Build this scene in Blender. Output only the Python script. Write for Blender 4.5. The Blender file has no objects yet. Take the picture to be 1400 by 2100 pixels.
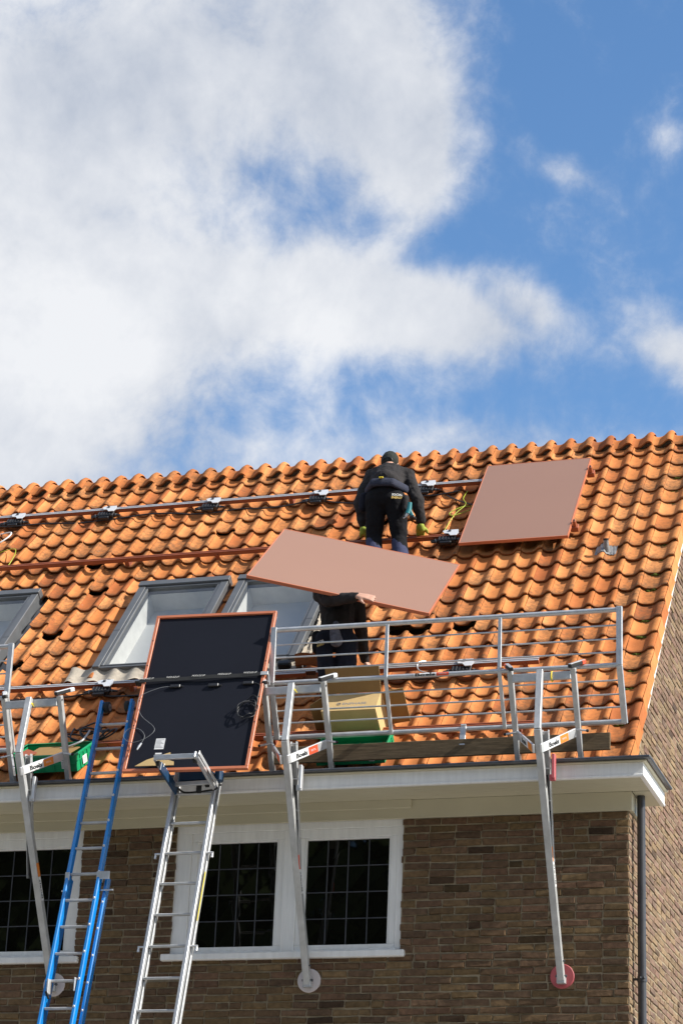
import bpy, bmesh, math, random
from mathutils import Vector, Matrix
random.seed(7)
SC = bpy.context.scene
COL = SC.collection
R_ = math.radians

# ---------------------------------------------------------------- camera
cam_d = bpy.data.cameras.new("camera")
cam = bpy.data.objects.new("camera", cam_d); COL.objects.link(cam); SC.camera = cam
cam_d.sensor_fit = 'VERTICAL'; cam_d.sensor_height = 36.0; cam_d.sensor_width = 24.0
cam_d.lens = 85.0; cam_d.clip_start = 0.1; cam_d.clip_end = 3000
cam.matrix_world = Matrix(((0.95517825, 0.07148777, 0.28726992, 3.55),
                           (0.29336002, -0.35865097, -0.88617683, -18.75),
                           (0.03967883, 0.93073035, -0.36354726, 1.6),
                           (0, 0, 0, 1)))

# ---------------------------------------------------------------- light
SUN_DIR = Vector((0.768, -0.045, 0.638)).normalized()
sd = bpy.data.lights.new("sun", 'SUN'); sun = bpy.data.objects.new("sun", sd); COL.objects.link(sun)
sd.energy = 5.0; sd.angle = R_(0.5); sd.color = (1.0, 0.955, 0.88)
sun.rotation_euler = (-SUN_DIR).to_track_quat('-Z', 'Y').to_euler(); sun.location = (20, -5, 25)
SC.view_settings.view_transform = 'Standard'; SC.view_settings.look = 'None'
SC.view_settings.gamma = 1.0; SC.view_settings.exposure = 0.42

w = bpy.data.worlds.new("World"); SC.world = w; w.use_nodes = True
def build_world():
    nt = w.node_tree; nt.nodes.clear()
    N = nt.nodes.new; L = nt.links.new
    def math_(op, a, b=None, clamp=False):
        n = N('ShaderNodeMath'); n.operation = op; n.use_clamp = clamp
        for i, v in enumerate((a, b)):
            if v is None: continue
            if hasattr(v, 'is_linked'): L(v, n.inputs[i])
            else: n.inputs[i].default_value = v
        return n.outputs[0]
    out = N('ShaderNodeOutputWorld'); bg = N('ShaderNodeBackground'); L(bg.outputs[0], out.inputs[0])
    bg.inputs['Strength'].default_value = 0.1
    sky = N('ShaderNodeTexSky'); sky.sky_type = 'NISHITA'; sky.sun_disc = False
    sky.sun_elevation = math.asin(SUN_DIR.z); sky.sun_rotation = math.atan2(SUN_DIR.x, SUN_DIR.y)
    sky.air_density = 1.0; sky.dust_density = 0.6; sky.ozone_density = 2.0
    tc = N('ShaderNodeTexCoord'); sep = N('ShaderNodeSeparateXYZ'); L(tc.outputs['Generated'], sep.inputs[0])
    az = math_('MULTIPLY', math_('ARCTAN2', math_('MULTIPLY', sep.outputs[0], -1.0), sep.outputs[1]), 57.29578)
    el = math_('MULTIPLY', math_('ARCSINE', sep.outputs[2]), 57.29578)
    cmb = N('ShaderNodeCombineXYZ'); L(az, cmb.inputs[0]); L(el, cmb.inputs[1])
    # fine warp of the cloud outlines
    def noise(scale, detail, rough, dist=0.0, off=(0, 0, 0), vec=None):
        mp = N('ShaderNodeMapping'); L(vec or cmb.outputs[0], mp.inputs[0]); mp.inputs['Location'].default_value = off
        n = N('ShaderNodeTexNoise'); n.inputs['Scale'].default_value = scale; n.inputs['Detail'].default_value = detail
        n.inputs['Roughness'].default_value = rough; n.inputs['Distortion'].default_value = dist
        L(mp.outputs[0], n.inputs['Vector']); return n
    n1 = noise(0.26, 12, 0.62, 0.35, (3, 1, 0)); n2 = noise(1.1, 10, 0.62, 0.25, (11, 5, 0)); n3 = noise(0.16, 5, 0.5, 0.1, (7, 9, 2))
    # cloud bodies: (azimuth, elevation, half width, half height, weight, tilt) in degrees of sky
    blobs = CLOUDS
    tot = None
    for (a, e, ra, re, wt, tilt) in blobs:
        da = math_('SUBTRACT', az, a); de = math_('SUBTRACT', el, e)
        c, s = math.cos(R_(tilt)), math.sin(R_(tilt))
        u = math_('DIVIDE', math_('ADD', math_('MULTIPLY', da, c), math_('MULTIPLY', de, s)), ra)
        v = math_('DIVIDE', math_('SUBTRACT', math_('MULTIPLY', de, c), math_('MULTIPLY', da, s)), re)
        d2 = math_('ADD', math_('MULTIPLY', u, u), math_('MULTIPLY', v, v))
        g = math_('MULTIPLY', math_('EXPONENT', math_('MULTIPLY', d2, -0.9)), wt)
        tot = g if tot is None else math_('ADD', tot, g)
    base = math_('ADD', math_('MINIMUM', tot, 1.15), math_('MULTIPLY', math_('SUBTRACT', n1.outputs[0], 0.5), 1.25))
    base = math_('ADD', base, math_('MULTIPLY', math_('SUBTRACT', n2.outputs[0], 0.5), 0.58))
    mr = N('ShaderNodeMapRange'); mr.interpolation_type = 'SMOOTHERSTEP'; L(base, mr.inputs[0])
    mr.inputs[1].default_value = 0.02; mr.inputs[2].default_value = 0.98; mr.inputs[3].default_value = 0.0; mr.inputs[4].default_value = 0.97
    cr = N('ShaderNodeValToRGB'); u = math_('DIVIDE', math_('SUBTRACT', az, 26.2), 2.6); v = math_('DIVIDE', math_('SUBTRACT', el, 30.6), 2.0)
    shade = math_('MULTIPLY', math_('EXPONENT', math_('MULTIPLY', math_('ADD', math_('MULTIPLY', u, u), math_('MULTIPLY', v, v)), -1.0)), -0.22)
    L(math_('ADD', math_('ADD', n3.outputs[0], shade), math_('ADD', math_('MULTIPLY', math_('SUBTRACT', n1.outputs[0], 0.5), 0.55), math_('MULTIPLY', math_('SUBTRACT', n2.outputs[0], 0.5), 0.22))), cr.inputs[0])
    cr.color_ramp.elements[0].position = 0.24; cr.color_ramp.elements[0].color = (3.7, 4.1, 4.85, 1)
    cr.color_ramp.elements[1].position = 0.70; cr.color_ramp.elements[1].color = (6.7, 6.8, 7.0, 1)
    hs = N('ShaderNodeHueSaturation'); L(sky.outputs[0], hs.inputs['Color'])
    hs.inputs['Saturation'].default_value = 1.18; hs.inputs['Value'].default_value = 1.45
    mix = N('ShaderNodeMix'); mix.data_type = 'RGBA'
    L(mr.outputs[0], mix.inputs['Factor']); L(hs.outputs[0], mix.inputs['A']); L(cr.outputs[0], mix.inputs['B'])
    L(mix.outputs['Result'], bg.inputs['Color'])
CLOUDS = [(24.0, 31.6, 6.2, 3.0, 1.0, -8), (17.3, 31.2, 2.0, 3.0, 0.85, -14), (16.4, 29.6, 0.9, 1.4, 0.55, 0), (27.0, 25.6, 5.6, 3.4, 1.0, 0),
          (20.6, 26.2, 4.4, 1.35, 0.85, -6), (16.0, 25.9, 2.3, 1.0, 0.85, 8), (13.2, 26.4, 1.3, 0.5, 0.55, 32),
          (9.2, 25.1, 1.7, 0.75, 0.85, 28), (12.3, 29.4, 1.3, 0.36, 0.42, 20), (9.7, 30.2, 0.5, 0.35, 0.36, 0),
          (18.6, 28.8, 1.3, 0.5, -0.13, -30), (17.4, 28.2, 1.2, 0.45, -0.24, -38), (15.7, 27.6, 1.5, 0.6, -0.36, -30), (27.0, 22.0, 2.0, 3.0, 0.6, 20), (40, 27, 8, 7, 1.0, 0), (20, 21.6, 10, 1.7, 0.42, 0), (14.6, 25.9, 2.2, 0.55, 0.30, 22), (14, 23.0, 5, 1.3, 0.34, 4),
          (-60, 40, 40, 22, 1.0, 0), (-170, 30, 50, 25, 1.0, 0), (100, 32, 30, 20, 1.0, 0), (0, 80, 60, 14, 0.8, 0), (-140, 45, 30, 12, 0.9, 0), (120, 35, 28, 10, 0.9, 0), (175, 60, 25, 12, 0.8, 0), (80, 60, 30, 9, 0.7, 0)]  # clouds out of view, some added to whiten the ambient light
build_world()

# ---------------------------------------------------------------- materials
MATS = {}
def principled(name):
    m = bpy.data.materials.new(name); m.use_nodes = True
    b = m.node_tree.nodes['Principled BSDF']; MATS[name] = m
    return m, m.node_tree, b
def plain(name, col, rough=0.6, metal=0.0, spec=0.5, var=0.12, scale=9.0, bump=0.0, bscale=60.0, stretch=None, coat=0.0, rvar=1.0):
    m, nt, b = principled(name); N = nt.nodes.new; L = nt.links.new
    b.inputs['Roughness'].default_value = rough; b.inputs['Metallic'].default_value = metal
    b.inputs['Specular IOR Level'].default_value = spec; b.inputs['Coat Weight'].default_value = coat
    tc = N('ShaderNodeTexCoord'); mp = N('ShaderNodeMapping'); L(tc.outputs['Object'], mp.inputs[0])
    if stretch: mp.inputs['Scale'].default_value = stretch
    n = N('ShaderNodeTexNoise'); n.inputs['Scale'].default_value = scale; n.inputs['Detail'].default_value = 6
    n.inputs['Roughness'].default_value = 0.62; L(mp.outputs[0], n.inputs['Vector'])
    cr = N('ShaderNodeValToRGB'); L(n.outputs[0], cr.inputs[0])
    lo = tuple(c * (1 - var) for c in col) + (1,); hi = tuple(min(1, c * (1 + var)) for c in col) + (1,)
    cr.color_ramp.elements[0].position = 0.3; cr.color_ramp.elements[0].color = lo
    cr.color_ramp.elements[1].position = 0.7; cr.color_ramp.elements[1].color = hi
    L(cr.outputs[0], b.inputs['Base Color'])
    rr = N('ShaderNodeMapRange'); L(n.outputs[0], rr.inputs[0]); rr.inputs[3].default_value = max(0.02, rough - 0.08 * rvar); rr.inputs[4].default_value = min(1, rough + 0.1 * rvar)
    L(rr.outputs[0], b.inputs['Roughness'])
    if bump:
        n2 = N('ShaderNodeTexNoise'); n2.inputs['Scale'].default_value = bscale; n2.inputs['Detail'].default_value = 4
        L(mp.outputs[0], n2.inputs['Vector'])
        bp = N('ShaderNodeBump'); bp.inputs['Strength'].default_value = bump; bp.inputs['Distance'].default_value = 0.01
        L(n2.outputs[0], bp.inputs['Height']); L(bp.outputs[0], b.inputs['Normal'])
    return m

def tile_material():
    m, nt, b = principled('clay_tile'); N = nt.nodes.new; L = nt.links.new
    at = N('ShaderNodeAttribute'); at.attribute_name = 'tint'
    sep = N('ShaderNodeSeparateColor'); L(at.outputs['Color'], sep.inputs[0])
    tc = N('ShaderNodeTexCoord')
    cr = N('ShaderNodeValToRGB'); L(sep.outputs[0], cr.inputs[0])
    e = cr.color_ramp.elements
    e[0].position = 0.0; e[0].color = (0.40, 0.125, 0.042, 1); e[1].position = 1.0; e[1].color = (0.69, 0.285, 0.100, 1)
    x = e.new(0.35); x.color = (0.53, 0.182, 0.056, 1); x = e.new(0.7); x.color = (0.62, 0.235, 0.075, 1)
    # blotchy clay
    n1 = N('ShaderNodeTexNoise'); n1.inputs['Scale'].default_value = 7.0; n1.inputs['Detail'].default_value = 7; n1.inputs['Roughness'].default_value = 0.65
    L(tc.outputs['Object'], n1.inputs['Vector'])
    r1 = N('ShaderNodeMapRange'); L(n1.outputs[0], r1.inputs[0]); r1.inputs[1].default_value = 0.3; r1.inputs[2].default_value = 0.75
    r1.inputs[3].default_value = 0.80; r1.inputs[4].default_value = 1.12
    mx = N('ShaderNodeMix'); mx.data_type = 'RGBA'; mx.blend_type = 'MULTIPLY'; mx.inputs['Factor'].default_value = 1
    L(cr.outputs[0], mx.inputs['A']); L(r1.outputs[0], mx.inputs['B'])
    # dark lichen / soot wear
    n2 = N('ShaderNodeTexNoise'); n2.inputs['Scale'].default_value = 22.0; n2.inputs['Detail'].default_value = 8; n2.inputs['Roughness'].default_value = 0.7
    L(tc.outputs['Object'], n2.inputs['Vector'])
    n3 = N('ShaderNodeTexNoise'); n3.inputs['Scale'].default_value = 1.6; n3.inputs['Detail'].default_value = 3; L(tc.outputs['Object'], n3.inputs['Vector'])
    ad = N('ShaderNodeMath'); ad.operation = 'MULTIPLY_ADD'; L(sep.outputs[1], ad.inputs[0]); ad.inputs[1].default_value = 0.26; L(n2.outputs[0], ad.inputs[2])
    ad2 = N('ShaderNodeMath'); ad2.operation = 'MULTIPLY_ADD'; L(n3.outputs[0], ad2.inputs[0]); ad2.inputs[1].default_value = 0.35; L(ad.outputs[0], ad2.inputs[2])
    r2 = N('ShaderNodeMapRange'); L(ad2.outputs[0], r2.inputs[0]); r2.inputs[1].default_value = 0.80; r2.inputs[2].default_value = 1.10
    r2.inputs[3].default_value = 0.0; r2.inputs[4].default_value = 0.72
    mx2 = N('ShaderNodeMix'); mx2.data_type = 'RGBA'; L(r2.outputs[0], mx2.inputs['Factor']); L(mx.outputs['Result'], mx2.inputs['A'])
    mx2.inputs['B'].default_value = (0.13, 0.075, 0.040, 1)
    # pale lime spots
    n4 = N('ShaderNodeTexNoise'); n4.inputs['Scale'].default_value = 38.0; n4.inputs['Detail'].default_value = 5; L(tc.outputs['Object'], n4.inputs['Vector'])
    r4 = N('ShaderNodeMapRange'); L(n4.outputs[0], r4.inputs[0]); r4.inputs[1].default_value = 0.66; r4.inputs[2].default_value = 0.76; r4.inputs[3].default_value = 0; r4.inputs[4].default_value = 0.35
    mx3 = N('ShaderNodeMix'); mx3.data_type = 'RGBA'; L(r4.outputs[0], mx3.inputs['Factor']); L(mx2.outputs['Result'], mx3.inputs['A'])
    mx3.inputs['B'].default_value = (0.42, 0.35, 0.26, 1)
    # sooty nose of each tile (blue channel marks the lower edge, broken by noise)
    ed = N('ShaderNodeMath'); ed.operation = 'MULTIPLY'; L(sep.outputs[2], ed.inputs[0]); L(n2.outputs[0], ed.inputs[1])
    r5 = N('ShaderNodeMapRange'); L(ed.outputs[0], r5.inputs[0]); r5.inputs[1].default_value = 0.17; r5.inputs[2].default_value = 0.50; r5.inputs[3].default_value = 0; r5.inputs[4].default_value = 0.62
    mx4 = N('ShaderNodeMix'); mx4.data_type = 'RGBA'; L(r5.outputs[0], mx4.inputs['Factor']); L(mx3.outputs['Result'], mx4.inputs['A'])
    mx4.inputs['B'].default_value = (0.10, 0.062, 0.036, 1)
    L(mx4.outputs['Result'], b.inputs['Base Color'])
    b.inputs['Roughness'].default_value = 0.85; b.inputs['Specular IOR Level'].default_value = 0.12
    bp = N('ShaderNodeBump'); bp.inputs['Strength'].default_value = 0.25; bp.inputs['Distance'].default_value = 0.004
    L(n2.outputs[0], bp.inputs['Height']); L(bp.outputs[0], b.inputs['Normal'])
    return m

def brick_material():
    m, nt, b = principled('brick'); N = nt.nodes.new; L = nt.links.new
    at = N('ShaderNodeAttribute'); at.attribute_name = 'tint'
    tc = N('ShaderNodeTexCoord')
    n1 = N('ShaderNodeTexNoise'); n1.inputs['Scale'].default_value = 26; n1.inputs['Detail'].default_value = 7; n1.inputs['Roughness'].default_value = 0.7
    L(tc.outputs['Object'], n1.inputs['Vector'])
    r1 = N('ShaderNodeMapRange'); L(n1.outputs[0], r1.inputs[0]); r1.inputs[1].default_value = 0.3; r1.inputs[2].default_value = 0.72; r1.inputs[3].default_value = 0.55; r1.inputs[4].default_value = 1.25
    mx = N('ShaderNodeMix'); mx.data_type = 'RGBA'; mx.blend_type = 'MULTIPLY'; mx.inputs['Factor'].default_value = 1
    L(at.outputs['Color'], mx.inputs['A']); L(r1.outputs[0], mx.inputs['B'])
    L(mx.outputs['Result'], b.inputs['Base Color'])
    b.inputs['Roughness'].default_value = 0.9; b.inputs['Specular IOR Level'].default_value = 0.2
    bp = N('ShaderNodeBump'); bp.inputs['Strength'].default_value = 0.7; bp.inputs['Distance'].default_value = 0.006
    L(n1.outputs[0], bp.inputs['Height']); L(bp.outputs[0], b.inputs['Normal'])
    return m

def clear_pane(name, tint, boost=1.0):
    m = bpy.data.materials.new(name); m.use_nodes = True; MATS[name] = m; nt = m.node_tree; nt.nodes.clear(); N = nt.nodes.new; L = nt.links.new
    out = N('ShaderNodeOutputMaterial'); mix = N('ShaderNodeMixShader'); tr = N('ShaderNodeBsdfTransparent'); gl = N('ShaderNodeBsdfGlossy'); fr = N('ShaderNodeFresnel')
    tr.inputs['Color'].default_value = (*tint, 1); gl.inputs['Roughness'].default_value = 0.015; ge = N('ShaderNodeNewGeometry'); io = N('ShaderNodeMapRange'); L(ge.outputs['Backfacing'], io.inputs[0]); io.inputs[3].default_value = 1.9; io.inputs[4].default_value = 1 / 1.9; L(io.outputs[0], fr.inputs['IOR'])
    tc = N('ShaderNodeTexCoord'); n = N('ShaderNodeTexNoise'); n.inputs['Scale'].default_value = 2.0; L(tc.outputs['Object'], n.inputs['Vector'])
    bp = N('ShaderNodeBump'); bp.inputs['Strength'].default_value = 0.03; bp.inputs['Distance'].default_value = 0.02; L(n.outputs[0], bp.inputs['Height']); L(bp.outputs[0], gl.inputs['Normal'])
    L(fr.outputs[0], mix.inputs[0]); L(tr.outputs[0], mix.inputs[1]); L(gl.outputs[0], mix.inputs[2]); L(mix.outputs[0], out.inputs['Surface'])
    return m
def glass_material(name, col, rough, ior=1.5, wave=0.0):
    m, nt, b = principled(name); N = nt.nodes.new; L = nt.links.new
    b.inputs['Base Color'].default_value = (*col, 1); b.inputs['Roughness'].default_value = rough; b.inputs['IOR'].default_value = ior
    tc = N('ShaderNodeTexCoord'); n = N('ShaderNodeTexNoise'); n.inputs['Scale'].default_value = 3.0; L(tc.outputs['Object'], n.inputs['Vector'])
    n2 = N('ShaderNodeTexNoise'); n2.inputs['Scale'].default_value = 14.0; n2.inputs['Detail'].default_value = 6; L(tc.outputs['Object'], n2.inputs['Vector'])
    rr = N('ShaderNodeMapRange'); L(n2.outputs[0], rr.inputs[0]); rr.inputs[3].default_value = rough * 0.6; rr.inputs[4].default_value = rough * 1.6 + 0.01
    L(rr.outputs[0], b.inputs['Roughness'])
    if wave:
        bp = N('ShaderNodeBump'); bp.inputs['Strength'].default_value = wave; bp.inputs['Distance'].default_value = 0.02
        L(n.outputs[0], bp.inputs['Height']); L(bp.outputs[0], b.inputs['Normal'])
    return m

M = {}
M['tile'] = tile_material(); M['brick'] = brick_material()
M['mortar'] = plain('mortar', (0.30, 0.245, 0.165), 0.95, spec=0.1, var=0.25, scale=20, bump=0.5)
M['ridge_mortar'] = plain('ridge_mortar', (0.07, 0.06, 0.045), 0.95, spec=0.1, var=0.4, scale=25, bump=0.6)
M['moss'] = plain('moss', (0.10, 0.11, 0.02), 0.95, spec=0.1, var=0.5, scale=60, bump=0.8, bscale=150)
M['white_paint'] = plain('white_paint', (0.84, 0.84, 0.82), 0.45, var=0.07, scale=5, bump=0.05, bscale=30, stretch=(5, 5, 0.6))
M['cream_paint'] = plain('cream_paint', (0.55, 0.51, 0.375), 0.5, var=0.05, scale=2, bump=0.03)
M['zinc'] = plain('zinc', (0.10, 0.105, 0.115), 0.45, 0.6, var=0.25, scale=12)
M['pipe'] = plain('dark_pipe', (0.045, 0.045, 0.05), 0.38, var=0.12, scale=6)
M['wood_dark'] = plain('dark_wood', (0.10, 0.072, 0.045), 0.9, spec=0.2, var=0.4, scale=10, bump=0.4, stretch=(1, 6, 6))
M['plank'] = plain('plank_wood', (0.145, 0.105, 0.062), 0.85, spec=0.2, var=0.45, scale=7, bump=0.4, stretch=(0.7, 9, 9))
M['verge'] = plain('verge_board', (0.75, 0.74, 0.70), 0.6, var=0.08)
M['alu'] = plain('aluminium', (0.56, 0.565, 0.565), 0.40, 0.45, var=0.14, scale=14, bump=0.06, bscale=90)
M['alu_dull'] = plain('dull_aluminium', (0.50, 0.505, 0.50), 0.5, 0.4, var=0.16, scale=10, bump=0.08, bscale=70)
M['alu_bright'] = plain('bright_aluminium', (0.66, 0.665, 0.67), 0.33, 0.5, var=0.10, scale=10, bump=0.05)
M['rail_alu'] = plain('rail_aluminium', (0.62, 0.63, 0.64), 0.4, 0.3, var=0.08, scale=10)
M['clip'] = plain('clip_steel', (0.72, 0.73, 0.74), 0.4, 0.2, var=0.08, scale=30)
M['ladder_alu'] = plain('ladder_aluminium', (0.48, 0.485, 0.49), 0.45, 0.55, var=0.18, scale=5, bump=0.05, stretch=(6, 1, 1))
M['rail_brown'] = plain('brown_coating_and_reflection', (0.34, 0.095, 0.04), 0.45, var=0.12, scale=8)
M['rail_bronze'] = plain('bronze_coating', (0.10, 0.045, 0.03), 0.45, var=0.12, scale=8)
M['blue'] = plain('blue_paint', (0.004, 0.215, 0.62), 0.24, var=0.10, scale=5, coat=0.6)
M['black_plastic'] = plain('black_plastic', (0.018, 0.018, 0.02), 0.42, var=0.15, scale=20)
M['grey_plastic'] = plain('grey_plastic', (0.16, 0.17, 0.18), 0.5, var=0.15)
M['white_label'] = plain('white_label', (0.78, 0.78, 0.77), 0.5, var=0.04)
M['print_black'] = plain('black_print', (0.015, 0.017, 0.02), 0.6, var=0.1)
M['print_grey'] = plain('grey_print', (0.28, 0.28, 0.29), 0.6, var=0.1)
M['orange'] = plain('orange_print', (0.85, 0.25, 0.03), 0.5, var=0.06)
M['red_orange'] = plain('red_print', (0.78, 0.09, 0.03), 0.5, var=0.06)
M['yellow'] = plain('yellow_plastic', (0.80, 0.62, 0.03), 0.5, var=0.08)
M['yellow_green'] = plain('yellow_green', (0.50, 0.62, 0.05), 0.5, var=0.15, scale=30)
M['earth_wire'] = plain('earth_wire_sleeve', (0.42, 0.48, 0.03), 0.45, var=0.2, scale=30)
M['panel_frame'] = plain('terracotta_frame', (0.55, 0.175, 0.085), 0.38, var=0.05, scale=6)
M['panel_front'] = plain('copper_panel_glass', (0.335, 0.185, 0.127), 0.22, var=0.02, scale=0.8, spec=0.5, rvar=0.15)
M['backsheet'] = plain('black_backsheet', (0.0095, 0.011, 0.018), 0.7, spec=0.18, var=0.08, scale=2)
M['lead'] = plain('lead_flashing', (0.40, 0.35, 0.28), 0.75, var=0.22, scale=14, bump=0.3, bscale=40)
M['lead_dark'] = plain('grey_lead', (0.26, 0.255, 0.25), 0.55, 0.3, var=0.3, scale=18, bump=0.3)
M['sky_frame'] = plain('grey_cladding', (0.135, 0.14, 0.145), 0.42, 0.25, var=0.10, scale=6)
M['sky_glass'] = clear_pane('skylight_glass', (0.84, 0.85, 0.85))
M['blind'] = plain('grey_blind', (0.58, 0.59, 0.59), 0.7, var=0.06, scale=1.5)
M['sky_reveal'] = plain('pale_reveal', (0.72, 0.72, 0.69), 0.6, var=0.08)
M['win_glass'] = glass_material('window_glass', (0.004, 0.004, 0.003), 0.02, 1.45, 0.10)
M['lead_came'] = plain('lead_came', (0.07, 0.072, 0.08), 0.5, 0.5, var=0.2)
M['green'] = plain('green_plastic', (0.005, 0.30, 0.115), 0.36, var=0.10, scale=8)
M['card'] = plain('cardboard', (0.58, 0.41, 0.19), 0.85, spec=0.2, var=0.07, scale=9)
M['card_dark'] = plain('cardboard_inside', (0.30, 0.185, 0.075), 0.88, spec=0.2, var=0.08, scale=9)
M['skin'] = plain('skin', (0.55, 0.31, 0.22), 0.5, var=0.10, scale=30)
M['black_cloth'] = plain('black_cloth', (0.031, 0.028, 0.028), 0.9, spec=0.2, var=0.25, scale=18, bump=0.9, bscale=28)
M['black_twill'] = plain('black_twill', (0.008, 0.008, 0.010), 0.9, spec=0.2, var=0.25, scale=18, bump=0.9, bscale=28)
M['navy_cloth'] = plain('navy_cloth', (0.013, 0.014, 0.022), 0.9, spec=0.2, var=0.3, scale=14, bump=0.9, bscale=26)
M['belt_cloth'] = plain('belt_cloth', (0.030, 0.034, 0.055), 0.85, spec=0.3, var=0.25, scale=30, bump=0.5)
M['navy_knee'] = plain('navy_knee_cloth', (0.05, 0.055, 0.105), 0.9, spec=0.2, var=0.2, scale=14, bump=0.6, bscale=40)
M['grey_cloth'] = plain('grey_cloth', (0.11, 0.11, 0.13), 0.9, spec=0.2, var=0.45, scale=22, bump=0.9, bscale=40)
M['cap'] = plain('cap_cloth', (0.030, 0.034, 0.030), 0.9, spec=0.2, var=0.2, scale=20, bump=0.4)
M['glove'] = plain('glove_fabric', (0.31, 0.37, 0.05), 0.85, var=0.15, scale=25)
M['teal'] = plain('teal_plastic', (0.01, 0.17, 0.19), 0.4, var=0.1)
M['boot'] = plain('boot_leather', (0.03, 0.025, 0.02), 0.6, var=0.2)
M['wood_white_red'] = plain('pale_pad', (0.60, 0.55, 0.55), 0.7, var=0.08, scale=10)
M['red_pad'] = plain('red_pad', (0.42, 0.085, 0.095), 0.6, var=0.08, scale=10)
M['red_paint'] = plain('red_paint', (0.50, 0.10, 0.11), 0.45, var=0.1)
M['gold_print'] = plain('gold_print', (0.62, 0.42, 0.12), 0.6, var=0.1)
M['white_print'] = plain('white_print', (0.75, 0.73, 0.68), 0.6, var=0.1)
M['rubber'] = plain('rubber', (0.015, 0.015, 0.015), 0.75, var=0.2)
M['bluebody'] = plain('dark_blue_paint', (0.014, 0.045, 0.10), 0.35, var=0.2)
M['paving'] = plain('paving', (0.31, 0.29, 0.26), 0.9, spec=0.2, var=0.2, scale=2, bump=0.3)
M['leaf'] = plain('leaf', (0.06, 0.085, 0.03), 0.7, spec=0.2, var=0.5, scale=0.6)
M['bark'] = plain('bark', (0.06, 0.045, 0.03), 0.9, spec=0.1, var=0.3)

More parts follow.
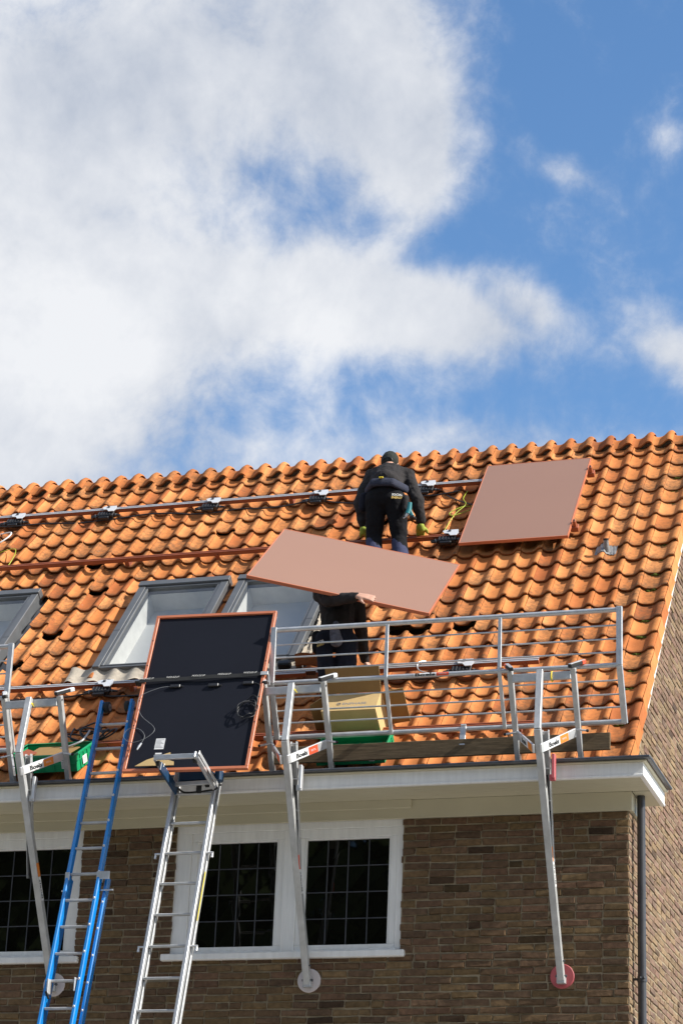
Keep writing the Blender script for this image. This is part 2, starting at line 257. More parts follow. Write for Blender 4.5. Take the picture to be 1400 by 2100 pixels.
# ---------------------------------------------------------------- mesh builder
class MB:
    def __init__(self): self.v = []; self.f = []; self.mi = []; self.sm = []; self.t = []; self.mats = []
    def mat(self, m):
        if m not in self.mats: self.mats.append(m)
        return self.mats.index(m)
    def face(self, pts, m, smooth=False, tint=(1, 1, 1)):
        b = len(self.v); self.v += [tuple(p) for p in pts]
        self.f.append(list(range(b, b + len(pts)))); self.mi.append(self.mat(m)); self.sm.append(smooth); self.t.append(tint)
    def grid(self, rows, m, smooth=True, tint=(1, 1, 1), closed=False, tints=None):
        b = len(self.v); nr, nc = len(rows), len(rows[0]); k = self.mat(m)
        for r in rows: self.v += [tuple(p) for p in r]
        for i in range(nr - 1):
            for j in range(nc if closed else nc - 1):
                j2 = (j + 1) % nc
                self.f.append([b + i * nc + j, b + i * nc + j2, b + (i + 1) * nc + j2, b + (i + 1) * nc + j])
                self.mi.append(k); self.sm.append(smooth); self.t.append(tints[i] if tints else tint)
    def box(self, lo, hi, m, rot=None, org=(0, 0, 0), bev=0.0):
        """axis box lo..hi in a local frame rot (3x3, columns = axes) at org, with small chamfered edges"""
        c = [(a + b) / 2 for a, b in zip(lo, hi)]; h = [(b - a) / 2 for a, b in zip(lo, hi)]
        bev = min(bev, min(h) * 0.6)
        rot = rot or Matrix.Identity(3); org = Vector(org)
        P = lambda x, y, z: org + rot @ Vector((c[0] + x, c[1] + y, c[2] + z))
        hx, hy, hz = h
        if bev <= 0:
            q = {}
            for s in ((1, 0, 0), (-1, 0, 0), (0, 1, 0), (0, -1, 0), (0, 0, 1), (0, 0, -1)):
                ax = [i for i in range(3) if s[i]][0]; o = [(ax + 1) % 3, (ax + 2) % 3]; sg = s[ax]
                pts = []
                for (u, v) in ((-1, -1), (1, -1), (1, 1), (-1, 1)) if sg > 0 else ((-1, -1), (-1, 1), (1, 1), (1, -1)):
                    d = [0, 0, 0]; d[ax] = sg * h[ax]; d[o[0]] = u * h[o[0]]; d[o[1]] = v * h[o[1]]; pts.append(P(*d))
                self.face(pts, m)
            return
        bm = bmesh.new(); vs = {}
        for sx in (-1, 1):
            for sy in (-1, 1):
                for sz in (-1, 1):
                    for ax in range(3):
                        d = [sx * (hx - bev), sy * (hy - bev), sz * (hz - bev)]; s = (sx, sy, sz); d[ax] += s[ax] * bev
                        vs[(sx, sy, sz, ax)] = P(*d)
        bm.free()
        S = (-1, 1)
        for ax in range(3):
            a, b = (ax + 1) % 3, (ax + 2) % 3
            for s in S:
                pts = []
                for (u, v) in ((-1, -1), (1, -1), (1, 1), (-1, 1)) if s > 0 else ((-1, -1), (-1, 1), (1, 1), (1, -1)):
                    k = [0, 0, 0]; k[ax] = s; k[a] = u; k[b] = v; pts.append(vs[(*k, ax)])
                self.face(pts, m)
            # edges parallel to ax
            for u in S:
                for v in S:
                    k0 = [0, 0, 0]; k0[a] = u; k0[b] = v; k1 = list(k0); k0[ax] = -1; k1[ax] = 1
                    pts = [vs[(*k0, a)], vs[(*k1, a)], vs[(*k1, b)], vs[(*k0, b)]]
                    self.face(pts if u * v < 0 else pts[::-1], m)
        for k in [(x, y, z) for x in S for y in S for z in S]:
            pts = [vs[(*k, 0)], vs[(*k, 1)], vs[(*k, 2)]]
            self.face(pts if k[0] * k[1] * k[2] > 0 else pts[::-1], m)
    def bar(self, p0, p1, w, h, m, side=(1, 0, 0), bev=0.003):
        """rectangular bar p0->p1; w along 'side', h across"""
        p0, p1 = Vector(p0), Vector(p1); d = (p1 - p0); L = d.length; d.normalize()
        s = Vector(side); s = (s - d * s.dot(d)).normalized(); n = d.cross(s)
        rot = Matrix((s, n, d)).transposed()
        self.box((-w / 2, -h / 2, 0), (w / 2, h / 2, L), m, rot, p0, bev)
    def tube(self, pts, r, m, n=10, caps=True, closed=False):
        pts = [Vector(p) for p in pts]; rr = r if isinstance(r, (list, tuple)) else [r] * len(pts)
        rings = []; up = None
        for i, p in enumerate(pts):
            a = pts[i - 1] if (i > 0 or closed) else p; b = pts[(i + 1) % len(pts)] if (i < len(pts) - 1 or closed) else p
            d = (b - a).normalized()
            if up is None:
                up = Vector((0, 0, 1)) if abs(d.z) < 0.9 else Vector((1, 0, 0))
            s = d.cross(up).normalized(); up = s.cross(d).normalized()
            rings.append([p + (s * math.cos(2 * math.pi * k / n) + up * math.sin(2 * math.pi * k / n)) * rr[i] for k in range(n)])
        if closed: rings.append(rings[0])
        self.grid(rings, m, True, closed=True)
        if caps and not closed:
            self.face(rings[0], m); self.face(rings[-1][::-1], m)
    def curve(self, pts, r, m, n=7, seg=6):
        """smooth cable through pts"""
        P = [Vector(p) for p in pts]; out = []
        for i in range(len(P) - 1):
            a = P[max(0, i - 1)]; b = P[i]; c = P[i + 1]; d = P[min(len(P) - 1, i + 2)]
            for k in range(seg):
                t = k / seg
                out.append(0.5 * ((2 * b) + (c - a) * t + (2 * a - 5 * b + 4 * c - d) * t * t + (3 * b - a - 3 * c + d) * t ** 3))
        out.append(P[-1]); self.tube(out, r, m, n)
    def prism(self, poly, thick, m, rot=None, org=(0, 0, 0)):
        """poly in local xy, extruded -thick..0 along local z"""
        rot = rot or Matrix.Identity(3); org = Vector(org)
        top = [org + rot @ Vector((x, y, 0)) for x, y in poly]; bot = [org + rot @ Vector((x, y, -thick)) for x, y in poly]
        self.face(top, m); self.face(bot[::-1], m)
        for i in range(len(poly)):
            j = (i + 1) % len(poly); self.face([top[i], bot[i], bot[j], top[j]], m)
    def disc(self, c, n_, r, thick, m, n=32, bev=0.004):
        c = Vector(c); d = Vector(n_).normalized(); u = d.orthogonal().normalized(); v = d.cross(u)
        ring = lambda rr, o: [c + d * o + (u * math.cos(2 * math.pi * k / n) + v * math.sin(2 * math.pi * k / n)) * rr for k in range(n)]
        self.grid([ring(r, 0), ring(r, thick - bev), ring(r - bev, thick)], m, False, closed=True)
        self.face(ring(r - bev, thick), m); self.face(ring(r, 0)[::-1], m)
    def ball(self, c, r, m, n=14, rows=8, rot=None):
        c = Vector(c); r = r if isinstance(r, (list, tuple)) else (r, r, r); rot = rot or Matrix.Identity(3)
        g = []
        for i in range(rows + 1):
            th = math.pi * i / rows
            g.append([c + rot @ Vector((r[0] * math.sin(th) * math.cos(2 * math.pi * k / n), r[1] * math.sin(th) * math.sin(2 * math.pi * k / n), -r[2] * math.cos(th))) for k in range(n)])
        self.grid(g, m, True, closed=True)
    def text(self, body, org, xd, yd, size, m, center=True, width=None, bold=0.0, shear=0.0):
        cu = bpy.data.curves.new('lettering', 'FONT'); cu.body = body; cu.size = 1.0; cu.offset = bold; cu.shear = shear
        cu.resolution_u = 3
        ob = bpy.data.objects.new('lettering', cu); COL.objects.link(ob)
        dg = bpy.context.evaluated_depsgraph_get(); me = bpy.data.meshes.new_from_object(ob.evaluated_get(dg))
        bpy.data.objects.remove(ob); bpy.data.curves.remove(cu)
        xs = [v.co.x for v in me.vertices]; ys = [v.co.y for v in me.vertices]
        x0, x1, y0, y1 = min(xs), max(xs), min(ys), max(ys); sx = sy = size / max(1e-6, (y1 - y0))
        if width: sx = width / (x1 - x0)
        xd, yd, org = Vector(xd).normalized(), Vector(yd).normalized(), Vector(org)
        ox, oy = ((x0 + x1) / 2, (y0 + y1) / 2) if center else (x0, y0)
        b = len(self.v); self.v += [tuple(org + xd * ((v.co.x - ox) * sx) + yd * ((v.co.y - oy) * sy)) for v in me.vertices]
        k = self.mat(m)
        for p in me.polygons:
            self.f.append([b + i for i in p.vertices]); self.mi.append(k); self.sm.append(False); self.t.append((1, 1, 1))
        bpy.data.meshes.remove(me)
    def build(self, name, parent=None, tint=False):
        off = ORIGIN.get(parent.name, Vector()) if parent else Vector()
        me = bpy.data.meshes.new(name)
        me.from_pydata([tuple(Vector(v) - off) for v in self.v], [], self.f)
        for mname in self.mats: me.materials.append(M[mname])
        me.polygons.foreach_set('material_index', self.mi); me.polygons.foreach_set('use_smooth', self.sm)
        if tint:
            ca = me.color_attributes.new('tint', 'FLOAT_COLOR', 'CORNER'); data = []
            for p, t in zip(me.polygons, self.t): data += [t[0], t[1], t[2], 1.0] * p.loop_total
            ca.data.foreach_set('color', data)
        me.update()
        o = bpy.data.objects.new(name, me); COL.objects.link(o)
        if parent: o.parent = parent; ORIGIN[o.name] = off
        return o
ORIGIN = {}
def tag(o, label=None, cat=None, group=None, kind=None):
    if label: o['label'] = label
    if cat: o['category'] = cat
    if group: o['group'] = group
    if kind: o['kind'] = kind
    return o
def thing(name, label, cat, loc, group=None):
    o = bpy.data.objects.new(name, None); COL.objects.link(o); o.location = loc; o.empty_display_size = 0.1
    ORIGIN[o.name] = Vector(loc); return tag(o, label, cat, group)
def centre(o):
    """put a free-standing mesh's origin at the foot of its bounds"""
    me = o.data; n = len(me.vertices); lo = [min(v.co[i] for v in me.vertices) for i in range(3)]; hi = [max(v.co[i] for v in me.vertices) for i in range(3)]
    p = Vector(((lo[0] + hi[0]) / 2, (lo[1] + hi[1]) / 2, lo[2])); me.transform(Matrix.Translation(-p)); o.location = p; return o

# ---------------------------------------------------------------- roof frame of reference
PITCH = R_(49.04); Z0 = 7.016
CP, SP = math.cos(PITCH), math.sin(PITCH)
UPS = Vector((0, CP, SP)); NRM = Vector((0, -SP, CP))
def RP(x, s, h=0.0): return Vector((x, s * CP, Z0 + s * SP)) + NRM * h
ROOFROT = Matrix(((1, 0, 0), tuple(UPS), tuple(NRM))).transposed()

# ================================================================ ground
g = MB(); g.face([(-400, -400, 0), (400, -400, 0), (400, 400, 0), (-400, 400, 0)], 'paving')
tag(g.build('ground'), kind='structure')

# ================================================================ the house
house = thing('brick_house', 'brown brick house with steep orange pantile roof, leaded windows and white box gutter', 'house', (0, 0, 0))
XL = -13.0; ZT = 6.518; DEPTH = 7.72; RIDGE_S = 5.80
WIN = [(-3.87, -1.873, 5.43, 6.53), (-6.72, -4.722, 5.43, 6.53)]
BR = [(0.154, 0.096, 0.054), (0.136, 0.084, 0.050), (0.164, 0.105, 0.055), (0.154, 0.090, 0.055), (0.177, 0.117, 0.059), (0.126, 0.080, 0.049), (0.162, 0.100, 0.060), (0.167, 0.110, 0.054)]  # front wall set, darkened: its shade is put into the brick colour
BRG = [(0.229, 0.149, 0.098), (0.202, 0.131, 0.091), (0.244, 0.162, 0.102), (0.229, 0.139, 0.100), (0.263, 0.181, 0.108), (0.187, 0.124, 0.090), (0.241, 0.156, 0.111), (0.248, 0.170, 0.098)]   # same brick as the front; sunlight on the gable put into a paler, pinker colour
def brick_face(mb, u0, u1, z0, P, palette, deep, h=0.0505):
    """one proud brick with ragged chamfered edges"""
    rnd = random.uniform
    c = random.choice(palette); k = rnd(0.82, 1.18)
    if random.random() < 0.03: k *= 0.45
    t = tuple(x * k for x in c)
    j = 0.0042; d = rnd(0.007, 0.016) * deep
    j *= 1.3; A = [P(u0 + rnd(-j, j), z0 + rnd(-j, j), -0.001), P(u1 + rnd(-j, j), z0 + rnd(-j, j), -0.001), P(u1 + rnd(-j, j), z0 + h + rnd(-j, j), -0.001), P(u0 + rnd(-j, j), z0 + h + rnd(-j, j), -0.001)]
    e = 0.0045
    dd = [d + rnd(-0.004, 0.004) for _ in range(4)]
    B = [P(u0 + e + rnd(-j, j), z0 + e + rnd(-j, j), dd[0]), P(u1 - e + rnd(-j, j), z0 + e + rnd(-j, j), dd[1]), P(u1 - e + rnd(-j, j), z0 + h - e + rnd(-j, j), dd[2]), P(u0 + e + rnd(-j, j), z0 + h - e + rnd(-j, j), dd[3])]
    mb.face(B, 'brick', False, t)
    for i in range(4):
        q = (i + 1) % 4; mb.face([A[i], A[q], B[q], B[i]], 'brick', False, t)
def courses(mb, umin, umax, P, clip):
    n = int(ZTOP / 0.062)
    for k in range(n):
        z = ZTOP - 0.062 * (k + 1) + 0.0055 + random.uniform(-0.0015, 0.0015)
        if z < 0: break
        u = umin + (0.11 if k % 2 else 0.0)
        if k % 2: clip(mb, umin, umin + 0.1, z, P)
        while u < umax - 0.02:
            L = 0.21 if random.random() < 0.88 else 0.1
            e = min(u + L, umax); clip(mb, u, e, z + random.uniform(-0.002, 0.002), P); u += L + random.uniform(0.008, 0.013)
wall = MB()
# mortar bed of the front, cut round the windows
xs = sorted({XL, 0.0} | {v for q in WIN for v in q[:2]}); zs = [0.0, 5.43, 6.53, 6.9]
for i in range(len(xs) - 1):
    for k in range(3):
        cx, cz = (xs[i] + xs[i + 1]) / 2, (zs[k] + zs[k + 1]) / 2
        if any(q[0] < cx < q[1] and q[2] < cz < q[3] for q in WIN): continue
        wall.face([(xs[i], 0, zs[k]), (xs[i + 1], 0, zs[k]), (xs[i + 1], 0, zs[k + 1]), (xs[i], 0, zs[k + 1])], 'mortar')
for (a, b, c, d) in WIN:                                             # reveals
    wall.face([(a, 0, c), (a, 0, d), (a, .22, d), (a, .22, c)], 'mortar'); wall.face([(b, 0, d), (b, 0, c), (b, .22, c), (b, .22, d)], 'mortar')
    wall.face([(a, 0, c), (a, .22, c), (b, .22, c), (b, 0, c)], 'mortar'); wall.face([(a, 0, d), (b, 0, d), (b, .22, d), (a, .22, d)], 'mortar')
    wall.face([(a, .22, c), (a, .22, d), (b, .22, d), (b, .22, c)], 'wood_dark')
ZTOP = ZT
def front_clip(mb, u0, u1, z, P):
    for (a, b, c, d) in WIN:
        if c - 0.056 < z < d:
            if u0 > a and u1 < b: return
            if u0 < a < u1: u1 = a + random.uniform(0, 0.008)
            if u0 < b < u1: u0 = b - random.uniform(0, 0.008)
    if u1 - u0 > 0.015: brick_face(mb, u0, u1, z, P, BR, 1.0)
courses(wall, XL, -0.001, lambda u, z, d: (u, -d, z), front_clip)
wall.build('wall', house, tint=True)
gab = MB()
def roof_z(y): return Z0 - 0.10 / CP + (y if y < DEPTH / 2 else DEPTH - y) * math.tan(PITCH)
gab.face([(0, 0, 0), (0, DEPTH, 0), (0, DEPTH, roof_z(DEPTH)), (0, DEPTH / 2, roof_z(DEPTH / 2)), (0, 0, roof_z(0))], 'mortar')
gab.face([(XL, 0, 0), (XL, 0, roof_z(0)), (XL, DEPTH / 2, roof_z(DEPTH / 2)), (XL, DEPTH, roof_z(DEPTH)), (XL, DEPTH, 0)], 'mortar')
gab.face([(XL, DEPTH, 0), (XL, DEPTH, 6.9), (0, DEPTH, 6.9), (0, DEPTH, 0)], 'mortar')
ZTOP = 6.518 + 0.062 * 78
def gable_clip(mb, u0, u1, z, P):
    if z + 0.055 > min(roof_z(u0), roof_z(u1)): return
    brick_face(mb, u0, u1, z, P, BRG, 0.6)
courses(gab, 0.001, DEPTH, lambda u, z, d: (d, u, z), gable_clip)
gab.build('gable_wall', house, tint=True)

SKY = [(-5.225, -4.297), (-4.195, -3.228), (-7.235, -6.304)]; SKS0, SKS1 = 1.655, 3.245
# roof deck with battens (seen where tiles are pushed up)
dk = MB()
xs_ = sorted([XL, 0.0] + [v for q in SKY for v in q]); ss_ = [-0.12, SKS0 + 0.01, SKS1 - 0.09, RIDGE_S]
for i in range(len(xs_) - 1):
    for k in range(3):
        if k == 1 and any(q[0] < (xs_[i] + xs_[i + 1]) / 2 < q[1] for q in SKY): continue
        dk.face([RP(xs_[i], ss_[k], -0.075), RP(xs_[i + 1], ss_[k], -0.075), RP(xs_[i + 1], ss_[k + 1], -0.075), RP(xs_[i], ss_[k + 1], -0.075)], 'wood_dark')
for k in range(21):
    s = 0.10 + 0.279 * k
    for i in range(len(xs_) - 1):
        if SKS0 - 0.05 < s < SKS1 and any(q[0] < (xs_[i] + xs_[i + 1]) / 2 < q[1] for q in SKY): continue
        dk.box((xs_[i] + 0.001, s - 0.02, -0.072), (xs_[i + 1] - 0.001, s + 0.02, -0.035), 'wood_dark', ROOFROT, (0, 0, Z0))
Bk = lambda x, s, h: Vector((x, DEPTH - (s * CP - h * SP), Z0 + s * SP + h * CP))
dk.face([Bk(XL, -0.3, 0), Bk(XL, RIDGE_S, 0), Bk(0.04, RIDGE_S, 0), Bk(0.04, -0.3, 0)], 'tile', False, (0.4, 0.4, 0.2))
dk.build('roof_deck', house)

# clay tiles
TW = 0.2075
PROF = [(0.016, .0300), (.045, .0225), (.10, .0120), (.17, .0050), (.26, .0012), (.36, 0), (.48, .0010), (.57, .0045), (.64, .0120), (.69, .0210), (.74, .0310), (.79, .0385), (.85, .0435), (.91, .0450), (.955, .0430), (.99, .0375), (1.0, .033)]
PROF_R = [(0.0, .020), (.07, .0095), (.15, .003), (.25, 0), (.36, .001), (.46, .006), (.55, .0155), (.64, .029), (.72, .0415), (.80, .0505), (.88, .0545), (.95, .0535), (1.01, .0475), (1.055, .0385), (1.075, .030)]
def prof(fr):
    fr = max(0.016, fr % 1.0)
    for (a, ha), (b, hb) in zip(PROF, PROF[1:]):
        if a <= fr <= b: return ha + (hb - ha) * (fr - a) / (b - a)
    return 0
SKY = [(-5.225, -4.297), (-4.195, -3.228), (-7.235, -6.304)]; SKS0, SKS1 = 1.655, 3.245
PUSHED = {(-6.007, 3.74): 0.10, (-5.80, 3.17): 0.10, (-5.82, 2.40): 0.11, (-6.04, 1.81): 0.11, (-2.43, 2.13): 0.17, (-2.24, 2.13): 0.12, (-1.797, 2.145): 0.10, (-3.0, 4.30): 0.06, (-4.7, 4.28): 0.05}
tiles = MB()
def one_tile(x0, s, wd, dh, tilt, t, drop=0.0, dx=0.0):
    L = 0.335
    def pt(fx, d, base):                                              # d: distance up from the lower edge
        x = x0 + fx * wd + dx * (d / L - 0.5)
        base += 0.008 * math.sin(1.3 * x + 0.7 * s) + 0.006 * math.sin(2.1 * s - 0.8 * x)
        return RP(x, s + d + drop, base + dh + 0.032 * (1 - d / L) + tilt * (fx - 0.5))
    rows = [[pt(fx, 0.0, h - 0.0035) for fx, h in PROF], [pt(fx, 0.010, h) for fx, h in PROF], [pt(fx, 0.028, h) for fx, h in PROF], [pt(fx, 0.055, h) for fx, h in PROF], [pt(fx, 0.10, h) for fx, h in PROF], [pt(fx, L, h) for fx, h in PROF]]
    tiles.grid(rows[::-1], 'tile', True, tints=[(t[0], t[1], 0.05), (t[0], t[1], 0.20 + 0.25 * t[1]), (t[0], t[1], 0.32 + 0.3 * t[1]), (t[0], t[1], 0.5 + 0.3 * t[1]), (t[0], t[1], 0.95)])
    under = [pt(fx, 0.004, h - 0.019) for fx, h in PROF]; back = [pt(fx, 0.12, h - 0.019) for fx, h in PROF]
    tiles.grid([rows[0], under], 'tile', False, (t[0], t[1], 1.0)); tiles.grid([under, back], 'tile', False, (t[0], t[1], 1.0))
    e = [[r[-1] for r in rows], [pt(1.001, d, 0.010) for d in (0.004, 0.010, 0.028, 0.055, 0.10, L)]]
    tiles.grid(e, 'tile', False, (t[0], t[1], 0.5))
    tiles.grid([[pt(0.015, d, 0.008) for d in (0.004, 0.010, 0.028, 0.055, 0.10, L)], [r[0] for r in rows]], 'tile', False, (t[0], t[1], 0.6))
mossy = MB()
NCOL = 62
for c in range(-1, NCOL):
    x0 = -0.203 - TW * c if c >= 0 else -0.203
    if c == 0: continue
    wd = TW if c > 0 else 0.250
    colshift = random.uniform(-0.006, 0.006)
    for r in range(21):
        s = 0.104 + 0.2795 * (r - 1) + random.uniform(-0.008, 0.008) + colshift
        xm, smid = x0 + TW / 2, s + 0.14
        if any(a - 0.02 < xm < b + 0.02 and SKS0 - 0.19 < smid < SKS1 - 0.02 for a, b in SKY): continue
        if s > 5.62: continue
        t = (min(1, max(0, random.gauss(0.56, 0.30))), random.random() if random.random() < 0.75 else 1.0)
        drop = 0.0; dh = random.uniform(-0.003, 0.003); dx = random.uniform(-0.009, 0.009)
        for (px, ps), am in PUSHED.items():
            if abs(xm - px) < TW * 0.5 and abs(s + 0.02 - ps) < 0.14: drop = am; dh += 0.012; t = (t[0], 0.9)
        one_tile(x0 + random.uniform(-0.002, 0.002), s, wd, dh, random.uniform(-0.008, 0.008), t, drop, dx)
        if c == -1 and r < 19:                                        # stepped skirt of the verge tile
            a = x0 + 1.016 * wd
            ht = 0.078 + dh
            top = [RP(a, s, ht), RP(a, s + 0.335, ht - 0.039)]; bot = [RP(a + 0.004, s, ht - 0.145), RP(a + 0.004, s + 0.335, ht - 0.184)]
            tiles.face([top[0], bot[0], bot[1], top[1]], 'tile', False, (min(1, t[0] + .15), t[1] * 0.5, 0.1))
            tiles.face([RP(a - 0.016, s, ht), RP(a - 0.016, s, ht - 0.145), bot[0], top[0]], 'tile', False, (t[0], t[1], 0.6))
        if c == -1 and 1 < r < 19 and r not in (3, 9, 14):                                # moss cushions in the verge pans
            for q in range(9):
                fx = random.uniform(0.18, 0.52); rad = random.uniform(0.006, 0.017) * (1.25 if r < 12 else 0.7)
                mossy.ball(RP(x0 + fx * wd, s - 0.004 + random.uniform(-0.014, 0.004), random.uniform(0.002, 0.014)), (rad * 1.5, rad, rad * 0.8), 'moss', 7, 5)
tiles_o = tiles.build('tile_roof', house, tint=True)
tag(mossy.build('moss', house), kind='stuff')
# ridge: same wave, bent over the crest
rg = MB()
def ridge_pt(x, d, h):
    s0 = 5.555; st = 5.70; rr = 0.10
    if d < st - s0: return RP(x, s0 + d, h)
    d -= st - s0; ang = d / rr; tot = 2 * (math.pi / 2 - (math.pi / 2 - PITCH))
    cen = RP(x, st, -rr); a = min(ang, tot); th = math.pi / 2 - PITCH + 0  # normal angle
    n0 = math.atan2(CP, -SP); na = n0 - a
    p = cen + Vector((0, math.cos(na), math.sin(na))) * (rr + h)
    if ang > tot: p += Vector((0, math.sin(na), -math.cos(na))) * (d - tot * rr)
    return p
for c in range(-1, NCOL):
    if c == 0: continue
    x0 = -0.203 - TW * c if c >= 0 else -0.203
    x0 -= 0.03; wd = (TW if c > 0 else 0.25)
    t = (min(1, max(0, random.gauss(0.42, 0.22))), random.uniform(0.2, 1.0)); dh = random.uniform(-0.004, 0.004); ds = random.uniform(-0.008, 0.008)
    ds_ = [ds, ds + 0.012] + [0.05 + 0.035 * i for i in range(13)]
    rows = [[ridge_pt(x0 + fx * wd, d, 0.050 + dh + h * 1.12 - (0.004 if d == ds else 0)) for fx, h in PROF_R] for d in ds_]
    rg.grid(rows[::-1], 'tile', True, tint=(t[0], t[1], 0.2))
    und = [ridge_pt(x0 + fx * wd, ds + 0.003, 0.050 + dh + h * 1.12 - 0.022) for fx, h in PROF_R]
    rg.grid([rows[0], und], 'tile', False, (t[0], t[1], 1.0))
    mort = [ridge_pt(x0 + fx * wd, ds + 0.012 + random.uniform(0, .006), 0.028 + dh + h * 1.12) for fx, h in PROF_R]
    lowm = [ridge_pt(x0 + fx * wd, ds + 0.006 + random.uniform(-0.006, .006), h - 0.01) for fx, h in PROF_R]
    rg.grid([mort, lowm], 'ridge_mortar', False)
rg.build('ridge', house, tint=True)
vb = MB(); vb.box((0.012, 0.9, -0.175), (0.034, RIDGE_S - 0.05, -0.055), 'verge', ROOFROT, (0, 0, Z0), 0.002)
vb.build('verge_board', house)

# frieze, box gutter, soffit, downpipe
fr = MB()
fr.box((XL, -0.030, ZT), (0.030, 0.0, 6.672), 'cream_paint', bev=0.002)
fr.box((0.0, 0.0, ZT + 0.002), (0.029, 0.476, 6.672), 'cream_paint', bev=0.002)
fr.box((XL, -0.055, 6.60), (-1.80, -0.0305, 6.672), 'cream_paint', bev=0.003)
fr.build('frieze', house)
gut = MB(); F, EX, BK = -0.476, 0.206, 0.476
gut.box((XL, F, 6.690), (EX, F + 0.03, 6.785), 'white_paint', bev=0.002)                        # fascia
gut.box((EX - 0.03, F + 0.0305, 6.690), (EX, BK, 6.785), 'white_paint', bev=0.002)
gut.box((XL, F - 0.006, 6.668), (EX + 0.006, F + 0.032, 6.6895), 'white_paint', bev=0.004)      # lower bead
gut.box((EX - 0.032, F + 0.0325, 6.668), (EX + 0.006, BK, 6.6895), 'white_paint', bev=0.004)
gut.box((XL, F - 0.028, 6.7855), (EX + 0.028, F + 0.03, 6.800), 'cream_paint', bev=0.004)       # cornice
gut.box((EX - 0.03, F + 0.0305, 6.7855), (EX + 0.028, BK, 6.800), 'cream_paint', bev=0.004)
gut.build('gutter', house)
sof = MB()
for k in range(6):                                                                              # soffit boards
    y0 = F + 0.033 + k * 0.071; sof.box((XL, y0, 6.6715), (EX - 0.033, min(y0 + 0.068, -0.031), 6.684), 'cream_paint', bev=0.003)
sof.box((0.030, 0.0, 6.6725), (EX - 0.033, BK, 6.6845), 'cream_paint', bev=0.003)
sof.build('soffit', house)
zn = MB()
zn.box((XL, F - 0.072, 6.8005), (EX + 0.068, F - 0.03, 6.824), 'zinc', bev=0.008)
zn.box((EX + 0.030, F - 0.0295, 6.8005), (EX + 0.068, BK - 0.01, 6.824), 'zinc', bev=0.008)
zn.box((XL, F - 0.0295, 6.8002), (EX + 0.0295, 0.0, 6.806), 'zinc')
zn.box((0.002, 0.0005, 6.8002), (EX + 0.0295, BK - 0.01, 6.806), 'zinc')
zn.box((XL, -0.06, 6.8065), (0.02, -0.03, 6.905), 'zinc')
zn.build('gutter_lining', house)
dp = MB(); dp.tube([(0.075, 0.135, 6.67), (0.075, 0.135, 4.2)], 0.033, 'pipe', 20); dp.tube([(0.075, 0.135, 4.2), (0.075, 0.135, 0.0)], 0.033, 'pipe', 20, caps=False)
dpo = dp.build('downpipe', house)
dc = MB(); dc.tube([(0.075, 0.135, 5.168), (0.075, 0.135, 5.212)], 0.038, 'pipe', 20); dc.bar((0.075, 0.135, 5.19), (-0.005, 0.135, 5.19), 0.018, 0.018, 'pipe', (0, 0, 1))
dc.ball((0.068, 0.097, 5.197), 0.009, 'zinc', 8, 5); dc.ball((0.098, 0.102, 5.197), 0.009, 'zinc', 8, 5)
dc.build('pipe_clamp', dpo)

# leaded windows
def window(xr):
    X = lambda d: xr + d                                              # offsets measured from the right window's outer edge
    f = MB(); y0, y1 = 0.012, 0.09
    f.box((X(-1.997), y0, 6.462), (X(0), y1, 6.53), 'white_paint', bev=0.003)        # head
    f.box((X(-1.997), y0, 5.43), (X(-1.86), y1, 6.4615), 'white_paint', bev=0.003)   # jambs
    f.box((X(-.055), y0, 5.43), (X(0), y1, 6.4615), 'white_paint', bev=0.003)
    f.box((X(-1.032), y0 - 0.004, 5.43), (X(-.912), y1, 6.4615), 'white_paint', bev=0.003)
    o = f.build('window', house)
    for a, b in ((-1.8595, -1.0325), (-0.9115, -0.0555)):
        s = MB(); t = 0.055
        s.box((X(a), 0.022, 5.4305), (X(b), 0.085, 5.492), 'white_paint', bev=0.004); s.box((X(a), 0.022, 6.39), (X(b), 0.085, 6.4612), 'white_paint', bev=0.004)
        s.box((X(a), 0.022, 5.4925), (X(a) + t, 0.085, 6.3895), 'white_paint', bev=0.004); s.box((X(b) - t, 0.022, 5.4925), (X(b), 0.085, 6.3895), 'white_paint', bev=0.004)
        s.box((X(a) + t, 0.030, 5.4925), (X(a) + t + .016, 0.07, 6.3895), 'white_paint', bev=0.003); s.box((X(b) - t - .016, 0.030, 5.4925), (X(b) - t, 0.07, 6.3895), 'white_paint', bev=0.003)
        s.box((X(a) + t + .0165, 0.030, 6.374), (X(b) - t - .0165, 0.07, 6.3895), 'white_paint', bev=0.003)
        s.box((X(a) - .012, -0.006, 5.4308), (X(b) + .012, 0.0215, 5.452), 'white_paint', bev=0.005)   # weather bar
        s.build('sash', o)
        p = MB(); ga, gb = X(a) + t + .0165, X(b) - t - .0165
        nx = 10
        for i in range(4):
            for k in range(4):                                        # each quarry sits at its own slight angle in the lead
                u0, u1 = ga + (gb - ga) * i / 4, ga + (gb - ga) * (i + 1) / 4; v0, v1 = 5.4925 + 0.8815 * k / 4, 5.4925 + 0.8815 * (k + 1) / 4
                j = [random.uniform(-0.0012, 0.0012) for _ in range(4)]
                p.face([(u0, 0.06 + j[0], v0), (u1, 0.06 + j[1], v0), (u1, 0.06 + j[2], v1), (u0, 0.06 + j[3], v1)], 'win_glass')
        for i in range(1, 4):
            u = ga + (gb - ga) * i / 4; p.box((u - 0.005, 0.050, 5.493), (u + 0.005, 0.0575, 6.3735), 'lead_came', bev=0.002)
            v = 5.4925 + 0.8815 * i / 4; p.box((ga, 0.0525, v - 0.005), (gb, 0.0560, v + 0.005), 'lead_came', bev=0.001)
        p.build('pane', o)
    sl = MB(); sl.box((X(-2.055), -0.055, 5.374), (X(0.045), 0.10, 5.4295), 'white_paint', bev=0.006); sl.build('sill', o)
    return o
window(-1.873); window(-4.722)

